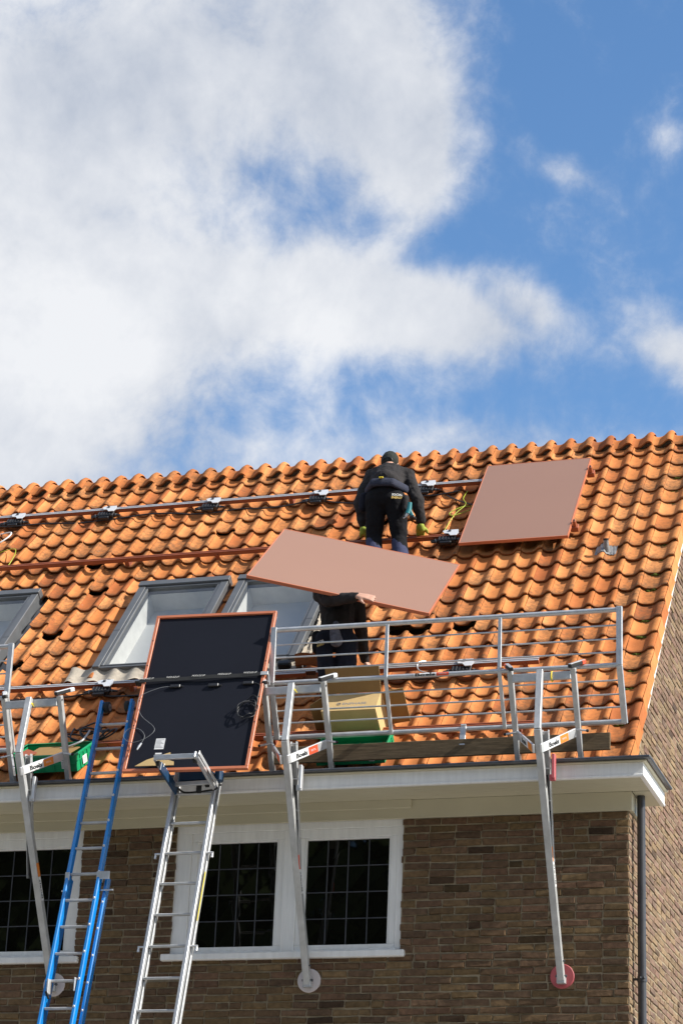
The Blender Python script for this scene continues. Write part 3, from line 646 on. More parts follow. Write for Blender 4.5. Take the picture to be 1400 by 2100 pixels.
# skylights
def skylight(x0, x1):
    s0, s1 = SKS0, SKS1; B = lambda mb, lo, hi, m, bev=0.004: mb.box(lo, hi, m, ROOFROT, (0, 0, Z0), bev)
    f = MB()
    B(f, (x0, s0, -0.06), (x0 + 0.072, s1 - 0.085, 0.112), 'sky_frame'); B(f, (x1 - 0.072, s0, -0.06), (x1, s1 - 0.085, 0.112), 'sky_frame')
    B(f, (x0 - 0.008, s1 - 0.0845, -0.06), (x1 + 0.008, s1, 0.128), 'sky_frame'); B(f, (x0 + 0.0725, s0, -0.06), (x1 - 0.0725, s0 + 0.03, 0.095), 'sky_frame')
    B(f, (x0 - 0.002, s0 + 0.66, 0.1124), (x0 + 0.073, s0 + 0.666, 0.1134), 'zinc', 0); B(f, (x1 - 0.073, s0 + 0.66, 0.1124), (x1 + 0.002, s0 + 0.666, 0.1134), 'zinc', 0)
    o = f.build('skylight', house)
    sh = MB(); a, b = x0 + 0.073, x1 - 0.073
    B(sh, (a, s0 + 0.031, 0.03), (a + 0.03, s1 - 0.116, 0.103), 'sky_frame'); B(sh, (b - 0.03, s0 + 0.031, 0.03), (b, s1 - 0.116, 0.103), 'sky_frame')
    B(sh, (a, s1 - 0.1155, 0.03), (b, s1 - 0.085, 0.106), 'sky_frame'); B(sh, (a + 0.0305, s0 + 0.031, 0.03), (b - 0.0305, s0 + 0.052, 0.100), 'sky_frame')
    sh.build('sash', o)
    rv = MB(); B(rv, (a + 0.0, s0 + 0.02, -0.16), (a + 0.030, s1 - 0.10, 0.029), 'sky_reveal', 0); B(rv, (b - 0.030, s0 + 0.02, -0.16), (b, s1 - 0.10, 0.029), 'sky_reveal', 0)
    B(rv, (a + 0.0302, s0 + 0.02, -0.16), (b - 0.0302, s0 + 0.05, 0.029), 'sky_reveal', 0); B(rv, (a + 0.0302, s1 - 0.116, -0.16), (b - 0.0302, s1 - 0.10, 0.029), 'sky_reveal', 0)
    B(rv, (a, s0 + 0.02, -0.18), (b, s1 - 0.10, -0.1605), 'blind', 0); rv.build('reveal', o)
    p = MB(); p.face([RP(a + 0.031, s0 + 0.0525, 0.086), RP(b - 0.031, s0 + 0.0525, 0.086), RP(b - 0.031, s1 - 0.117, 0.086), RP(a + 0.031, s1 - 0.117, 0.086)], 'sky_glass'); p.build('pane', o)
    fl = MB()                                                         # dressed lead apron over the tiles below
    rows = []
    n = 60; e0, e1 = x0 - 0.22, x1 + 0.02
    for dd in (0.0, 0.02, 0.06, 0.17, 0.24):
        row = []
        for i in range(n + 1):
            x = e0 + (e1 - e0) * i / n; fr_ = ((x + 0.203) / TW) % 1.0
            edge = 0.014 * math.sin(i * 0.9) + 0.012 * math.sin(2 * math.pi * fr_) if dd == 0 else 0
            row.append(RP(x, s0 - 0.20 + dd + edge, 0.062 + 0.017 * math.cos(2 * math.pi * (fr_ - 0.87)) + 0.004 * math.sin(i * 0.55) + 0.006 * (dd < 0.01) + (0.014 if dd > 0.2 else 0)))
        rows.append(row)
    fl.grid(rows[::-1], 'lead', True)
    B(fl, (x0 - 0.10, s0 - 0.02, -0.06), (x0 - 0.004, s1 + 0.06, -0.012), 'lead_dark', 0.0); B(fl, (x1 + 0.004, s0 - 0.02, -0.06), (x1 + 0.10, s1 + 0.06, -0.012), 'lead_dark', 0.0)
    B(fl, (x0 - 0.06, s0 - 0.06, -0.06), (x1 + 0.06, s0 - 0.001, 0.045), 'lead_dark', 0.004)
    fl.build('flashing', o)
for a, b in SKY: skylight(a, b)
cl = MB(); rq = random.Random(5); rows = []
for i in range(60):
    s_ = SKS0 - 0.02 + i * 0.027
    rows.append([RP(-3.205 + 0.022 * k + rq.uniform(-0.006, 0.006), s_, 0.052 + 0.022 * ((k * 7 + i // 9) % 3 == 0) + rq.uniform(-0.010, 0.010) - 0.006 * k) for k in range(6)])
cl.grid(rows, 'lead', False); cl.build('crumbling_flashing', house)

# small lead vent tile
vt = MB(); vx, vs_ = -0.62, 3.30
rows = []
for d in (0.0, 0.05, 0.11, 0.17):
    rows.append([RP(vx - 0.10 + 0.2 * i / 24, vs_ + d, 0.040 + prof(((vx - 0.10 + 0.2 * i / 24) + 0.203) / TW % 1) + 0.004 * math.sin(i * 1.7 + d * 30)) for i in range(25)])
vt.grid(rows[::-1], 'lead_dark', True)
vt.tube([RP(vx + 0.01, vs_ + 0.055, 0.04), RP(vx + 0.012, vs_ + 0.075, 0.10), RP(vx + 0.012, vs_ + 0.10, 0.145)], [0.036, 0.026, 0.024], 'lead_dark', 14)
vt.tube([RP(vx + 0.012, vs_ + 0.097, 0.142), RP(vx + 0.012, vs_ + 0.108, 0.158)], 0.025, 'rubber', 14)
vt.build('roof_vent', house)

# woodland behind the photographer (mirrored in the panes)
wd_ = MB(); rr = random.Random(3)
for k in range(16000):
    x = rr.uniform(-45, 45); y = -31 + rr.gauss(0, 2.5); top = 16.5 + 3 * math.sin(x * 0.35) + 2 * math.sin(x * 0.9 + 1)
    z = top * (rr.random() ** 0.7); s = rr.uniform(0.45, 0.95)
    a, b = Vector((rr.uniform(-1, 1), rr.uniform(-1, 1), rr.uniform(-1, 1))).normalized() * s, Vector((rr.uniform(-1, 1), rr.uniform(-1, 1), rr.uniform(-1, 1))).normalized() * s
    c = Vector((x, y, z)); wd_.face([c - a, c - b, c + a, c + b], 'leaf')
tag(wd_.build('woodland'), 'dense dark green wood across the street, mirrored in the leaded panes', 'wood', kind='stuff')

# ================================================================ mounting rails
def rail(xa, xb, s, m_top, m_side, label, name='mounting_rail', hooks=(), group='mounting rails across the roof'):
    t = thing(name, label, 'rail', RP((xa + xb) / 2, s, 0.03), group)
    b = MB(); B = lambda lo, hi, m, bev=0.002: b.box(lo, hi, m, ROOFROT, (0, 0, Z0), bev)
    B((xa, s - 0.020, 0.085), (xb, s + 0.020, 0.124), m_side)  # on silver rails the brown side puts the orange reflection into the colour
    B((xa, s - 0.021, 0.1245), (xb, s - 0.006, 0.131), m_top); B((xa, s + 0.006, 0.1245), (xb, s + 0.021, 0.131), m_top)
    b.build('rail_profile', t)
    for x in hooks:
        h = MB(); h.bar(RP(x, s - 0.022, 0.11), RP(x, s - 0.022, 0.035), 0.045, 0.005, m_side); h.bar(RP(x, s - 0.03, 0.034), RP(x, s + 0.14, 0.036), 0.045, 0.005, m_side)
        h.tube([RP(x, s - 0.024, 0.10), RP(x, s - 0.036, 0.10)], 0.009, m_side, 6)
        h.build('roof_hook', t)
    return t
rail(-9.4, -2.0, 4.905, 'rail_alu', 'rail_brown', 'long silver topped rail just below the ridge, carrying most of the connectors', hooks=(-8.6, -7.4, -6.3, -5.2, -4.1))
rail(-9.2, -1.0, 3.765, 'rail_brown', 'rail_brown', 'long red brown rail above the skylights, gripped by the bent worker', hooks=(-8.1, -7.1, -5.55, -4.58, -2.72, -2.22, -1.1))
rail(-8.4, -3.05, 1.322, 'rail_alu', 'rail_brown', 'silver topped rail below the left skylights, ending behind the dark panel', hooks=(-7.4, -5.62, -4.72))
rail(-2.95, -0.93, 1.325, 'rail_alu', 'rail_brown', 'shorter silver topped rail behind the middle of the guard fence', hooks=(-2.45, -1.05))
rail(-8.4, -0.80, 0.31, 'rail_brown', 'rail_brown', 'lowest red brown rail, just above the green crates', hooks=(-5.6, -4.62, -3.1, -1.5, -0.95))
nb = rail(-3.24, -2.84, 1.352, 'rail_alu', 'rail_bronze', 'short dark bronze rail offcut left of the big cardboard box')

# rail ends showing beyond the mounted panel
for s in (4.905, 3.765):
    e = thing('rail_bracket', 'small brown rail end bracket beside the %s right corner of the mounted panel' % ('upper' if s > 4 else 'lower'), 'bracket', RP(-0.95, s, 0.03), 'rail end brackets at the mounted panel')
    b = MB(); b.box((-1.0, s - 0.03, 0.075), (-0.925, s + 0.045, 0.125), 'rail_brown', ROOFROT, (0, 0, Z0), 0.004); b.build('bracket_body', e)
    b = MB(); b.box((-0.972, s - 0.02, 0.1255), (-0.942, s + 0.02, 0.185), 'rail_brown', ROOFROT, (0, 0, Z0), 0.004); b.tube([RP(-0.957, s, 0.185), RP(-0.957, s, 0.198)], 0.008, 'zinc', 8); b.build('clamp', e)

# ================================================================ connectors clipped on the rails
def connector(x, s, label, flip=1):
    t = thing('micro_inverter', label, 'inverter', RP(x, s, 0.09), 'micro inverters clipped to the rails')
    b = MB(); rot = ROOFROT
    o = RP(x, s, 0.135)
    b.prism([(-0.075, 0.018), (-0.052, -0.030), (-0.010, -0.036), (0.018, -0.078), (0.072, -0.078), (0.092, -0.030), (0.078, 0.034), (-0.050, 0.036)], 0.008, 'clip', rot, o + NRM * 0.012)
    b.box((-0.016, -0.004, 0.0125), (0.012, 0.018, 0.022), 'zinc', rot, o, 0.002)
    b.build('clip_plate', t)
    c = MB(); B = lambda lo, hi, m='black_plastic', bev=0.006: c.box(lo, hi, m, rot, o, bev)
    B((-0.110, -0.125, -0.058), (0.070, -0.038, -0.012)); B((-0.085, -0.155, -0.052), (0.03, -0.1255, -0.020))
    for k in range(5): B((-0.10 + k * 0.032, -0.118, -0.0115), (-0.088 + k * 0.032, -0.045, -0.004), bev=0.002)
    c.build('housing', t)
    for dx, dy in ((-0.11, -0.075), (-0.10, -0.105), (0.07, -0.085)):
        d = MB(); sg = -1 if dx < 0 else 1
        p = o + rot @ Vector((dx, dy, -0.034)); q = o + rot @ Vector((dx + sg * 0.075, dy - 0.012, -0.036))
        d.tube([p, p.lerp(q, .5), q], [0.013, 0.012, 0.008], 'black_plastic', 10); d.tube([p.lerp(q, .3), p.lerp(q, .4)], 0.0155, 'grey_plastic', 10)
        d.build('plug', t)
    return t
for x, s, lab in ((-7.15, 4.845, 'farthest left along the top rail, at photo edge'), (-6.105, 4.852, 'second along the top rail, above the skylight gap'),
                  (-4.943, 4.858, 'third along the top rail, above the middle skylight'), (-3.77, 4.847, 'just left of the bent worker on the top rail'),
                  (-2.636, 4.87, 'right beside the bent worker on the top rail')):
    connector(x, s + 0.045, 'black inverter with silver clip, ' + lab)
connector(-2.19, 3.80, 'black inverter with silver clip plate at the lower left corner of the mounted panel')
connector(-4.971, 1.31, 'black inverter with silver clip plate above the blue ladder top')
connector(-1.59, 1.325, 'black inverter with silver clip plate behind the guard fence lettering')

def cable(pts, r, m, label, cat='cable', name='cable', group=None, seg=6):
    b = MB(); b.curve(pts, r, m, 7, seg); o = centre(b.build(name)); tag(o, label, cat, group); return o
# trunk cables
pts = []
x = -9.3; k = 0
while x < -2.2:
    pts.append(RP(x, 4.86 - 0.03 - 0.065 * abs(math.sin(k * 0.9)) - 0.02 * (k % 3), 0.075 + 0.015 * math.sin(k))); x += 0.26; k += 1
cable(pts, 0.0085, 'black_plastic', 'long black cable sagging along the underside of the top rail')
cable([RP(-2.42, 4.74, 0.07), RP(-2.25, 4.58, 0.075), RP(-2.02, 4.42, 0.08), RP(-1.8, 4.34, 0.08)], 0.008, 'black_plastic', 'short black cable running from the worker under the mounted panel')
cable([RP(-8, 1.18, 0.07), RP(-6.2, 1.20, 0.07), RP(-5.4, 1.19, 0.075), RP(-5.1, 1.23, 0.08), RP(-4.9, 1.17, 0.075), RP(-4.55, 1.155, 0.075), RP(-4.1, 1.14, 0.07), RP(-3.2, 1.18, 0.07)], 0.008, 'black_plastic', 'black cable strung below the rail over the blue ladder top')
cable([RP(-2.75, 1.27, 0.06), RP(-2.5, 1.19, 0.065), RP(-2.2, 1.21, 0.07), RP(-1.95, 1.19, 0.07), RP(-1.72, 1.22, 0.08)], 0.010, 'black_plastic', 'black cable under the rail behind the guard fence')
cable([RP(-1.95, 1.37, 0.14), RP(-2.0, 1.30, 0.17), RP(-1.98, 1.22, 0.14), RP(-1.86, 1.21, 0.10)], 0.006, 'alu_bright', 'small bright loop of cable left of the inverter behind the fence')
cable([RP(-2.22, 4.84, 0.05), RP(-2.22, 4.62, 0.08), RP(-2.16, 4.44, 0.10), RP(-2.24, 4.26, 0.09), RP(-2.30, 3.98, 0.06)], 0.0045, 'earth_wire', 'yellow green earth wire hanging left of the mounted panel', 'wire', 'earth_wire', 'earth wires')
cable([RP(-2.08, 4.44, 0.07), RP(-2.18, 4.40, 0.10), RP(-2.29, 4.29, 0.10), RP(-2.25, 4.24, 0.09), RP(-2.10, 4.36, 0.08)], 0.0045, 'earth_wire', 'looped end of yellow green wire left of the mounted panel', 'wire', 'earth_wire', 'earth wires')
cable([RP(-7.15, 4.20, 0.06), RP(-6.97, 4.22, 0.09), RP(-6.90, 4.10, 0.10), RP(-6.90, 3.92, 0.08), RP(-6.93, 3.82, 0.06)], 0.0045, 'earth_wire', 'yellow green earth wire at the far left photo edge', 'wire', 'earth_wire', 'earth wires')
cable([RP(-7.30, 4.62, 0.06), RP(-7.13, 4.58, 0.10), RP(-7.10, 4.44, 0.12), RP(-7.2, 4.33, 0.10), RP(-7.36, 4.34, 0.07)], 0.008, 'white_label', 'white cable loop at the far left photo edge')

# ================================================================ solar panels
def panel(label, cen, rot, w_, h_, face_front=True, extra=None):
    t = thing('solar_panel', label, 'solar panel', cen, 'terracotta solar panels')
    cen = Vector(cen); f = MB(); d = 0.032; fw = 0.011 if face_front else 0.026
    B = lambda mb, lo, hi, m, bev=0.0015: mb.box(lo, hi, m, rot, cen, bev)
    W, H = w_ / 2, h_ / 2
    B(f, (-W, -H, -d), (W, -H + fw, 0), 'panel_frame'); B(f, (-W, H - fw, -d), (W, H, 0), 'panel_frame')
    B(f, (-W, -H + fw + .0003, -d), (-W + fw, H - fw - .0003, 0), 'panel_frame'); B(f, (W - fw, -H + fw + .0003, -d), (W, H - fw - .0003, 0), 'panel_frame')
    if not face_front:
        for sx in (-1, 1):
            for y in (-0.62, -0.36, -0.1, 0.28, 0.55):
                B(f, (sx * (W - 0.014) - 0.005, y - 0.006, 0.0002), (sx * (W - 0.014) + 0.005, y + 0.006, 0.0008), 'rubber', 0)
    f.build('frame', t)
    p = MB()
    if face_front:
        B(p, (-W + fw, -H + fw, -0.007), (W - fw, H - fw, -0.0015), 'panel_front', 0); p.build('front_glass', t)
        q = MB(); B(q, (-W + fw, -H + fw, -0.0125), (W - fw, H - fw, -0.0075), 'backsheet', 0); q.build('back_sheet', t)
    else:
        B(p, (-W + fw, -H + fw, -0.024), (W - fw, H - fw, -0.018), 'backsheet', 0); p.build('back_sheet', t)
        q = MB(); B(q, (-W + fw, -H + fw, -0.0305), (W - fw, H - fw, -0.0245), 'panel_front', 0); q.build('front_glass', t)
    return t
panel('terracotta solar panel mounted upright on the roof near the gable end', RP(-1.515, 4.324, 0.168), ROOFROT, 1.066, 1.64)
CROT = Matrix(((0.964, 0.049, 0.263), (0.145, 0.731, -0.667), (-0.225, 0.680, 0.698)))
panel('terracotta solar panel carried tilted in the air by the lower worker', (-2.533, 0.459, 8.921), CROT, 1.66, 1.07)
BROT = Matrix(((0.9985, -0.019, 0.052), (0.055, 0.357, -0.932), (0.001, 0.934, 0.358)))
bc = Vector((-3.485, -0.648, 7.523))
bp_ = panel('solar panel showing its black back, riding upright on the ladder lift', bc, BROT, 1.07, 1.66, False)
BP = lambda x, y, h=0.0: bc + BROT @ Vector((x, y, h))
jb = MB()
for x, y in ((-0.235, 0.048), (0.10, 0.045), (0.40, 0.055)):
    jb = MB(); jb.box((x - 0.045, y - 0.016, -0.0175), (x + 0.045, y + 0.016, 0.004), 'black_plastic', BROT, bc, 0.005); jb.tube([BP(x + 0.045, y, -0.008), BP(x + 0.07, y - 0.002, -0.008)], 0.007, 'black_plastic', 8)
    jb.build('junction_box', bp_)
c = MB(); c.curve([BP(-0.28, 0.05, -0.008), BP(-0.37, 0.02, 0.01), BP(-0.505, -0.07, 0.03), BP(-0.512, -0.17, 0.03), BP(-0.46, -0.28, 0.02), BP(-0.34, -0.39, 0.02), BP(-0.325, -0.46, 0.03), BP(-0.40, -0.53, 0.03), BP(-0.50, -0.56, 0.035), BP(-0.575, -0.50, 0.04), BP(-0.535, -0.425, 0.045), BP(-0.44, -0.44, 0.05), BP(-0.385, -0.51, 0.05), BP(-0.40, -0.585, 0.05)], 0.0024, 'grey_plastic', 7, 8)
c.tube([BP(-0.40, -0.585, 0.05), BP(-0.412, -0.615, 0.05), BP(-0.424, -0.65, 0.05)], [0.008, 0.010, 0.006], 'alu_bright', 8); c.build('cable_lead', bp_)
c = MB()
loop = [BP(0.47, 0.05, -0.008), BP(0.51, 0.02, 0.0), BP(0.515, -0.08, 0.01)]
for k in range(34):
    a = k * 0.62; r = 0.085 + 0.02 * math.sin(k * 1.3); loop.append(BP(0.44 + r * 0.8 * math.cos(a) + 0.01 * math.sin(k), -0.20 + 1.15 * r * math.sin(a) - 0.002 * k, 0.0 + 0.012 * (k % 3)))
c.curve(loop, 0.0042, 'black_plastic', 6, 4); c.build('cable_lead', bp_)
c = MB(); c.box((-0.305, -0.600, -0.0178), (-0.225, -0.490, -0.0168), 'white_label', BROT, bc)
for k in range(7): c.box((-0.298, -0.585 + k * 0.013, -0.0166), (-0.232 - 0.012 * (k % 3), -0.580 + k * 0.013, -0.0162), 'print_grey', BROT, bc)
c.build('rating_label', bp_)
c = MB(); c.box((-0.287, -0.652, -0.0178), (-0.232, -0.637, -0.0168), 'white_label', BROT, bc); c.build('serial_label', bp_)

# strap over that panel
st = thing('lashing_strap', 'black lashing strap with white lettering across the dark panel back', 'strap', BP(0, 0.13, 0.004))
c = MB(); n = 20
rows = []
for yy in (-0.019, 0.019):
    rows.append([BP(-0.56 + 1.12 * i / n, 0.110 + 0.03 * i / n + yy, 0.006 + 0.004 * math.sin(i * 0.7)) for i in range(n + 1)])
c.grid(rows, 'rubber', True)
c.grid([[p - (BROT @ Vector((0, 0, 0.003))) for p in r] for r in rows[::-1]], 'rubber', True)
c.box((-0.60, 0.10, -0.05), (-0.537, 0.118, 0.005), 'rubber', BROT, bc, 0.002); c.build('webbing', st)
c = MB()
for k in range(5): c = MB(); c.text('MODULE.UP', BP(-0.49 + 0.225 * k, 0.128 + 0.006 * k, 0.0125), BROT.col[0], BROT.col[1], 0.017, 'white_print', width=0.115, shear=0.25); c.build('lettering', st)
c = MB(); c.box((0.50, 0.122, 0.008), (0.565, 0.158, 0.014), 'alu_dull', BROT, bc, 0.002); c.bar(BP(0.56, 0.14, 0.0), BP(0.57, 0.06, -0.05), 0.02, 0.006, 'alu_bright'); c.build('buckle', st)

# ================================================================ guard fence
def fence(xa, xb, posts_x, label, end_l, end_r, sticker=False):
    t = thing('guard_fence', label, 'guard rail', ((xa + xb) / 2, -0.2, 7.2), 'aluminium guard fences along the eaves')
    YK, YB, ZB, ZK, ZU = -0.42, -0.20, 7.205, 7.615, 8.085
    lerp = lambda z: YK if z >= ZK else YB + (YK - YB) * (z - ZB) / (ZK - ZB)
    b = MB(); b.tube([(xa, YK, ZU), (xb, YK, ZU)], 0.021, 'alu', 14); b.build('top_rail', t)
    b = MB(); b.tube([(xa, YK, ZK), (xb, YK, ZK)], 0.020, 'alu', 14); mr = b.build('middle_rail', t)
    b = MB(); xe = xa - 0.12
    jx = [xe, xe + 0.20, xe + 0.24, xe + 0.95, xe + 1.0, xb - 0.95, xb - 0.90, xb]
    jr = [0.019, 0.019, 0.0235, 0.0235, 0.0205, 0.0205, 0.022, 0.022]
    b.tube([(x, YB, ZB + 0.004 * math.sin(x * 3)) for x in jx], jr, 'alu', 14); b.build('bottom_rail', t)
    for z in (7.953, 7.837, 7.725, 7.505, 7.405, 7.312):
        b = MB(); b.tube([(xa, lerp(z), z), (xb, lerp(z), z)], 0.0075, 'alu', 8); b.build('infill_bar', t)
    for i, x in enumerate(posts_x):
        b = MB(); end = (i == 0 and end_l) or (i == len(posts_x) - 1 and end_r); wd = 0.048 if end else 0.030
        b.bar((x, YK - 0.012, ZU + (0.022 if end else -0.012)), (x, YK - 0.012, ZK - 0.008), wd, 0.030 if end else 0.022, 'alu'); b.bar((x, YK - 0.012, ZK - 0.006), (x, YB - 0.010, ZB - 0.018), wd, 0.030 if end else 0.022, 'alu')
        b.build('post', t)
    if sticker:
        b = MB()
        def onrail(x0, x1, m, r, a0=-0.75, a1=0.75):
            rows = [[(x, YK - math.cos(a) * r, ZK + math.sin(a) * r) for a in [a0 + (a1 - a0) * k / 8 for k in range(9)]] for x in (x0, x1)]
            b.grid(rows, m, True)
        onrail(-1.700, -1.510, 'white_label', 0.0206); onrail(-1.509, -1.405, 'red_orange', 0.0207)
        b.text('Boels', (-1.605, YK - 0.0222, ZK), (1, 0, 0), (0, 0, 1), 0.027, 'print_black', width=0.172, bold=0.04); b.text('RENTAL', (-1.455, YK - 0.0224, ZK + 0.003), (1, 0, 0), (0, 0, 1), 0.011, 'white_label', width=0.068)
        b.build('sticker', mr)
    return t
fence(-2.94, 0.010, (-2.94, -1.944, -0.980, 0.010), 'long aluminium guard fence across the right half of the eaves, with a lettered rail', True, True, True)
fence(-8.4, -5.365, (-8.4, -7.4, -6.4, -5.365), 'aluminium guard fence cut off by the left photo edge', True, True)

# ================================================================ eaves support frames
def support(X0, footx, padm, brm, hookm, label, tie_x):
    t = thing('support_frame', label, 'support frame', (footx, -0.02, 5.2), 'roof edge support frames')
    P = lambda dx, y, z: (X0 + dx, y, z)
    b = MB(); b.bar(P(0.022, -0.75, 7.012), (footx, -0.05, 5.16), 0.055, 0.055, 'alu_dull'); b.bar(P(0.0, -0.592, 7.545), P(0.022, -0.75, 7.006), 0.052, 0.048, 'alu_dull')
    st_ = b.build('strut', t)
    b = MB(); b.bar(P(-0.235, -0.55, 7.503), P(0.245, -0.55, 7.508), 0.03, 0.066, 'alu_dull', (0, 1, 0)); b.build('cross_bar', t)
    for sx, dx in ((1, 0.262), (-1, -0.256)):
        b = MB(); b.bar(P(dx, -0.55, 7.565), P(dx - 0.002, -0.20, 6.870), 0.042, 0.050, 'alu_dull'); b.prism([(-0.03, 0), (0.03, 0), (0.012, 0.05), (-0.012, 0.05)], 0.04, 'rubber', Matrix(((1, 0, 0), (0, 0, -1), (0, 1, 0))), P(dx - 0.002, -0.232, 6.885))
        b.tube([P(dx - 0.002 + sx * 0.0215, -0.545, 7.53), P(dx + sx * 0.027, -0.545, 7.53)], 0.009, 'zinc', 8)
        b.build('leg', t)
        b = MB(); h0, h1 = Vector(P(dx - sx * 0.02, -0.60, 7.566)), Vector(P(dx + sx * 0.06, -0.43, 7.655))
        b.bar(h0, h1, 0.036, 0.030, 'rubber', bev=0.005); b.bar(h0 + Vector((0, 0.004, 0.018)), h1 + Vector((0, 0.004, 0.018)), 0.030, 0.008, 'clip' if hookm == 'black_plastic' else 'alu', bev=0.002)
        b.bar(h0.lerp(h1, 0.78), h0.lerp(h1, 1.06), 0.040, 0.034, 'clip' if hookm == 'black_plastic' else hookm, bev=0.005); b.build('hook', t)
        b = MB(); p0, p1 = Vector(P(0.045 if sx > 0 else -0.01, -0.735, 6.855)), Vector(P(dx - sx * 0.012, -0.315, 7.105))
        b.bar(p0, p1, 0.018, 0.072, 'alu_bright'); br = b.build('brace', t)
        d = (p1 - p0).normalized(); side = Vector((1, 0, 0)); side = (side - d * d.x).normalized(); up = side.cross(d) if sx < 0 else d.cross(side) * -1
        up = Vector((0, -0.5, 0.85)); up = (up - d * up.dot(d)).normalized(); nn = d.cross(up) if d.cross(up).dot(Vector((0.29, -0.88, -0.36))) > 0 else up.cross(d)
        b = MB(); L = (p1 - p0).length; hw = 0.031
        def plate(a0, a1, m, o): 
            q = [p0 + d * (a0 * L) - up * hw, p0 + d * (a1 * L) - up * hw, p0 + d * (a1 * L) + up * hw, p0 + d * (a0 * L) + up * hw]; b.face([x + nn * o for x in q], m)
        off = 0.0096
        rd = d if d.x > 0 else -d
        if sx > 0:
            plate(0.06, 0.52, 'white_label', off); plate(0.50, 0.72, brm, off + 0.0012)
            b.text('Boels', p0 + d * (0.33 * L) + nn * (off + 0.0014), rd, up, 0.040, 'print_black', width=0.140, bold=0.035); b.text('RENTAL', p0 + d * (0.61 * L) + nn * (off + 0.0026), rd, up, 0.016, 'white_label', width=0.062)
        else:
            plate(0.06, 0.30, brm, off); plate(0.30, 0.75, 'white_label', off); b.text('Boels', p0 + d * (0.52 * L) + nn * (off + 0.0016), rd, up, 0.040, 'print_black', width=0.140, bold=0.035)
        b.build('sticker', br)
        b = MB(); q = Vector(P(dx, -0.315, 7.115)); b.tube([q + Vector((-0.02 * sx, -0.03, 0)), q + Vector((0.075 * sx, -0.05, -0.02))], 0.009, 'alu_bright', 8); b.ball(q + Vector((0.08 * sx, -0.051, -0.021)), 0.013, 'rubber', 8, 6); b.build('locking_pin', t)
    b = MB(); c0, c1 = Vector(P(0.060, -0.635, 7.015)), Vector(P(0.052, -0.36, 6.03)); d = (c1 - c0)
    for s in (-1, 1): b.bar(c0 + Vector((s * 0.024, 0, 0.02)), c1 + Vector((s * 0.024, 0, 0)), 0.006, 0.045, 'alu')
    b.bar(c0 + Vector((0, 0.018, 0)), c0 + d * 0.60 + Vector((0, 0.018, 0)), 0.041, 0.005, 'alu_dull'); b.bar(c0 + d * 0.60 + Vector((0, 0.018, 0)), c1 + Vector((0, 0.018, 0)), 0.041, 0.005, 'rubber')
    b.bar(c0 + d * 0.33 + Vector((0, -0.01, 0)), c0 + d * 0.66 + Vector((0, -0.01, 0)), 0.014, 0.008, 'black_plastic')
    for f in (0.0, 0.28, 0.53): b.tube([c0 + d * f + Vector((-0.032, -0.005, 0)), c0 + d * f + Vector((0.032, -0.005, 0))], 0.007, 'alu_bright', 8)
    b.build('telescopic_brace', t)
    b = MB(); b.bar(P(0.118, -0.585, 6.845), P(0.122, -0.60, 6.64), 0.026, 0.05, brm if padm == 'red_pad' and False else ('red_paint' if padm == 'red_pad' else 'alu'), bev=0.004); b.bar(P(0.09, -0.60, 6.652), P(0.135, -0.60, 6.652), 0.03, 0.05, 'red_paint' if padm == 'red_pad' else 'alu', (0, 1, 0)); b.build('gutter_bracket', t)
    b = MB(); b.disc((footx, 0.0, 5.195), (0, -1, 0), 0.098, 0.022, padm, 40, 0.006); pd = b.build('wall_pad', t)
    b = MB(); b.box((footx - 0.034, -0.075, 5.13), (footx + 0.034, -0.0225, 5.185), 'alu_dull', bev=0.004); b.tube([(footx - 0.045, -0.055, 5.19), (footx + 0.045, -0.055, 5.19)], 0.011, 'zinc', 8); b.build('swivel', pd)
    b = MB(); b.tube([(footx - 0.04, -0.105, 5.30), (footx + 0.04, -0.105, 5.30)], 0.007, 'zinc', 8); b.build('strut_bolt', st_)
    # upright sticker on the strut's right flank
    s0, s1 = Vector(P(0.022, -0.75, 7.012)), Vector((footx, -0.05, 5.16)); d = (s1 - s0).normalized(); sd_ = Vector((1, 0, 0)); sd_ = (sd_ - d * d.x).normalized(); hh = sd_.cross(d)
    b = MB()
    def onstrut(f0, f1, m, o):
        L = (s1 - s0).length; q = []
        for f, k in ((f0, -1), (f1, -1), (f1, 1), (f0, 1)): q.append(s0 + d * (L * f) + hh * (0.024 * k) + sd_ * (0.0275 + o))
        b.face(q, m)
    onstrut(0.47, 0.528, brm, 0.0012); onstrut(0.529, 0.63, 'white_label', 0.0010)
    b.text('Boels', s0 + d * ((s1 - s0).length * 0.58) + sd_ * 0.0292, -d, hh, 0.026, 'print_black', width=0.16, bold=0.02)
    b.build('sticker', st_)
    b = MB()
    if tie_x is not None:
        c = Vector(P(tie_x, -0.575, 7.49)); w2, h2 = (0.032, 0.030) if abs(tie_x) < 0.03 else (0.022, 0.040)
        if abs(tie_x) < 0.03: b.tube([c + Vector((w2 * math.cos(a), h2 * math.sin(a) - 0.01, 0.006 * math.cos(a))) for a in [2 * math.pi * k / 16 for k in range(16)]], 0.005, 'yellow', 6, closed=True); b.tube([c + Vector((0.03, -0.03, 0)), c + Vector((0.06, -0.04, -0.03))], 0.004, 'yellow', 6)
        else: b.tube([c + Vector((0.003 * math.cos(a), 0.028 + h2 * 0.6 * math.cos(a), h2 * math.sin(a) + 0.015)) for a in [2 * math.pi * k / 16 for k in range(16)]], 0.006, 'yellow', 6, closed=True)
        b.build('cable_tie', t)
    return t
support(-0.605, -0.532, 'red_pad', 'orange', 'red_orange', 'aluminium support frame with the red wall pad, near the house corner', 0.09)
support(-2.706, -2.630, 'wood_white_red', 'red_orange', 'black_plastic', 'aluminium support frame with a whole pale wall pad, standing beside the dark panel', 0.0)
support(-5.071, -4.88, 'wood_white_red', 'orange', 'black_plastic', 'aluminium support frame left of the blue ladder, its pale pad half hidden by the ladder', 0.0)

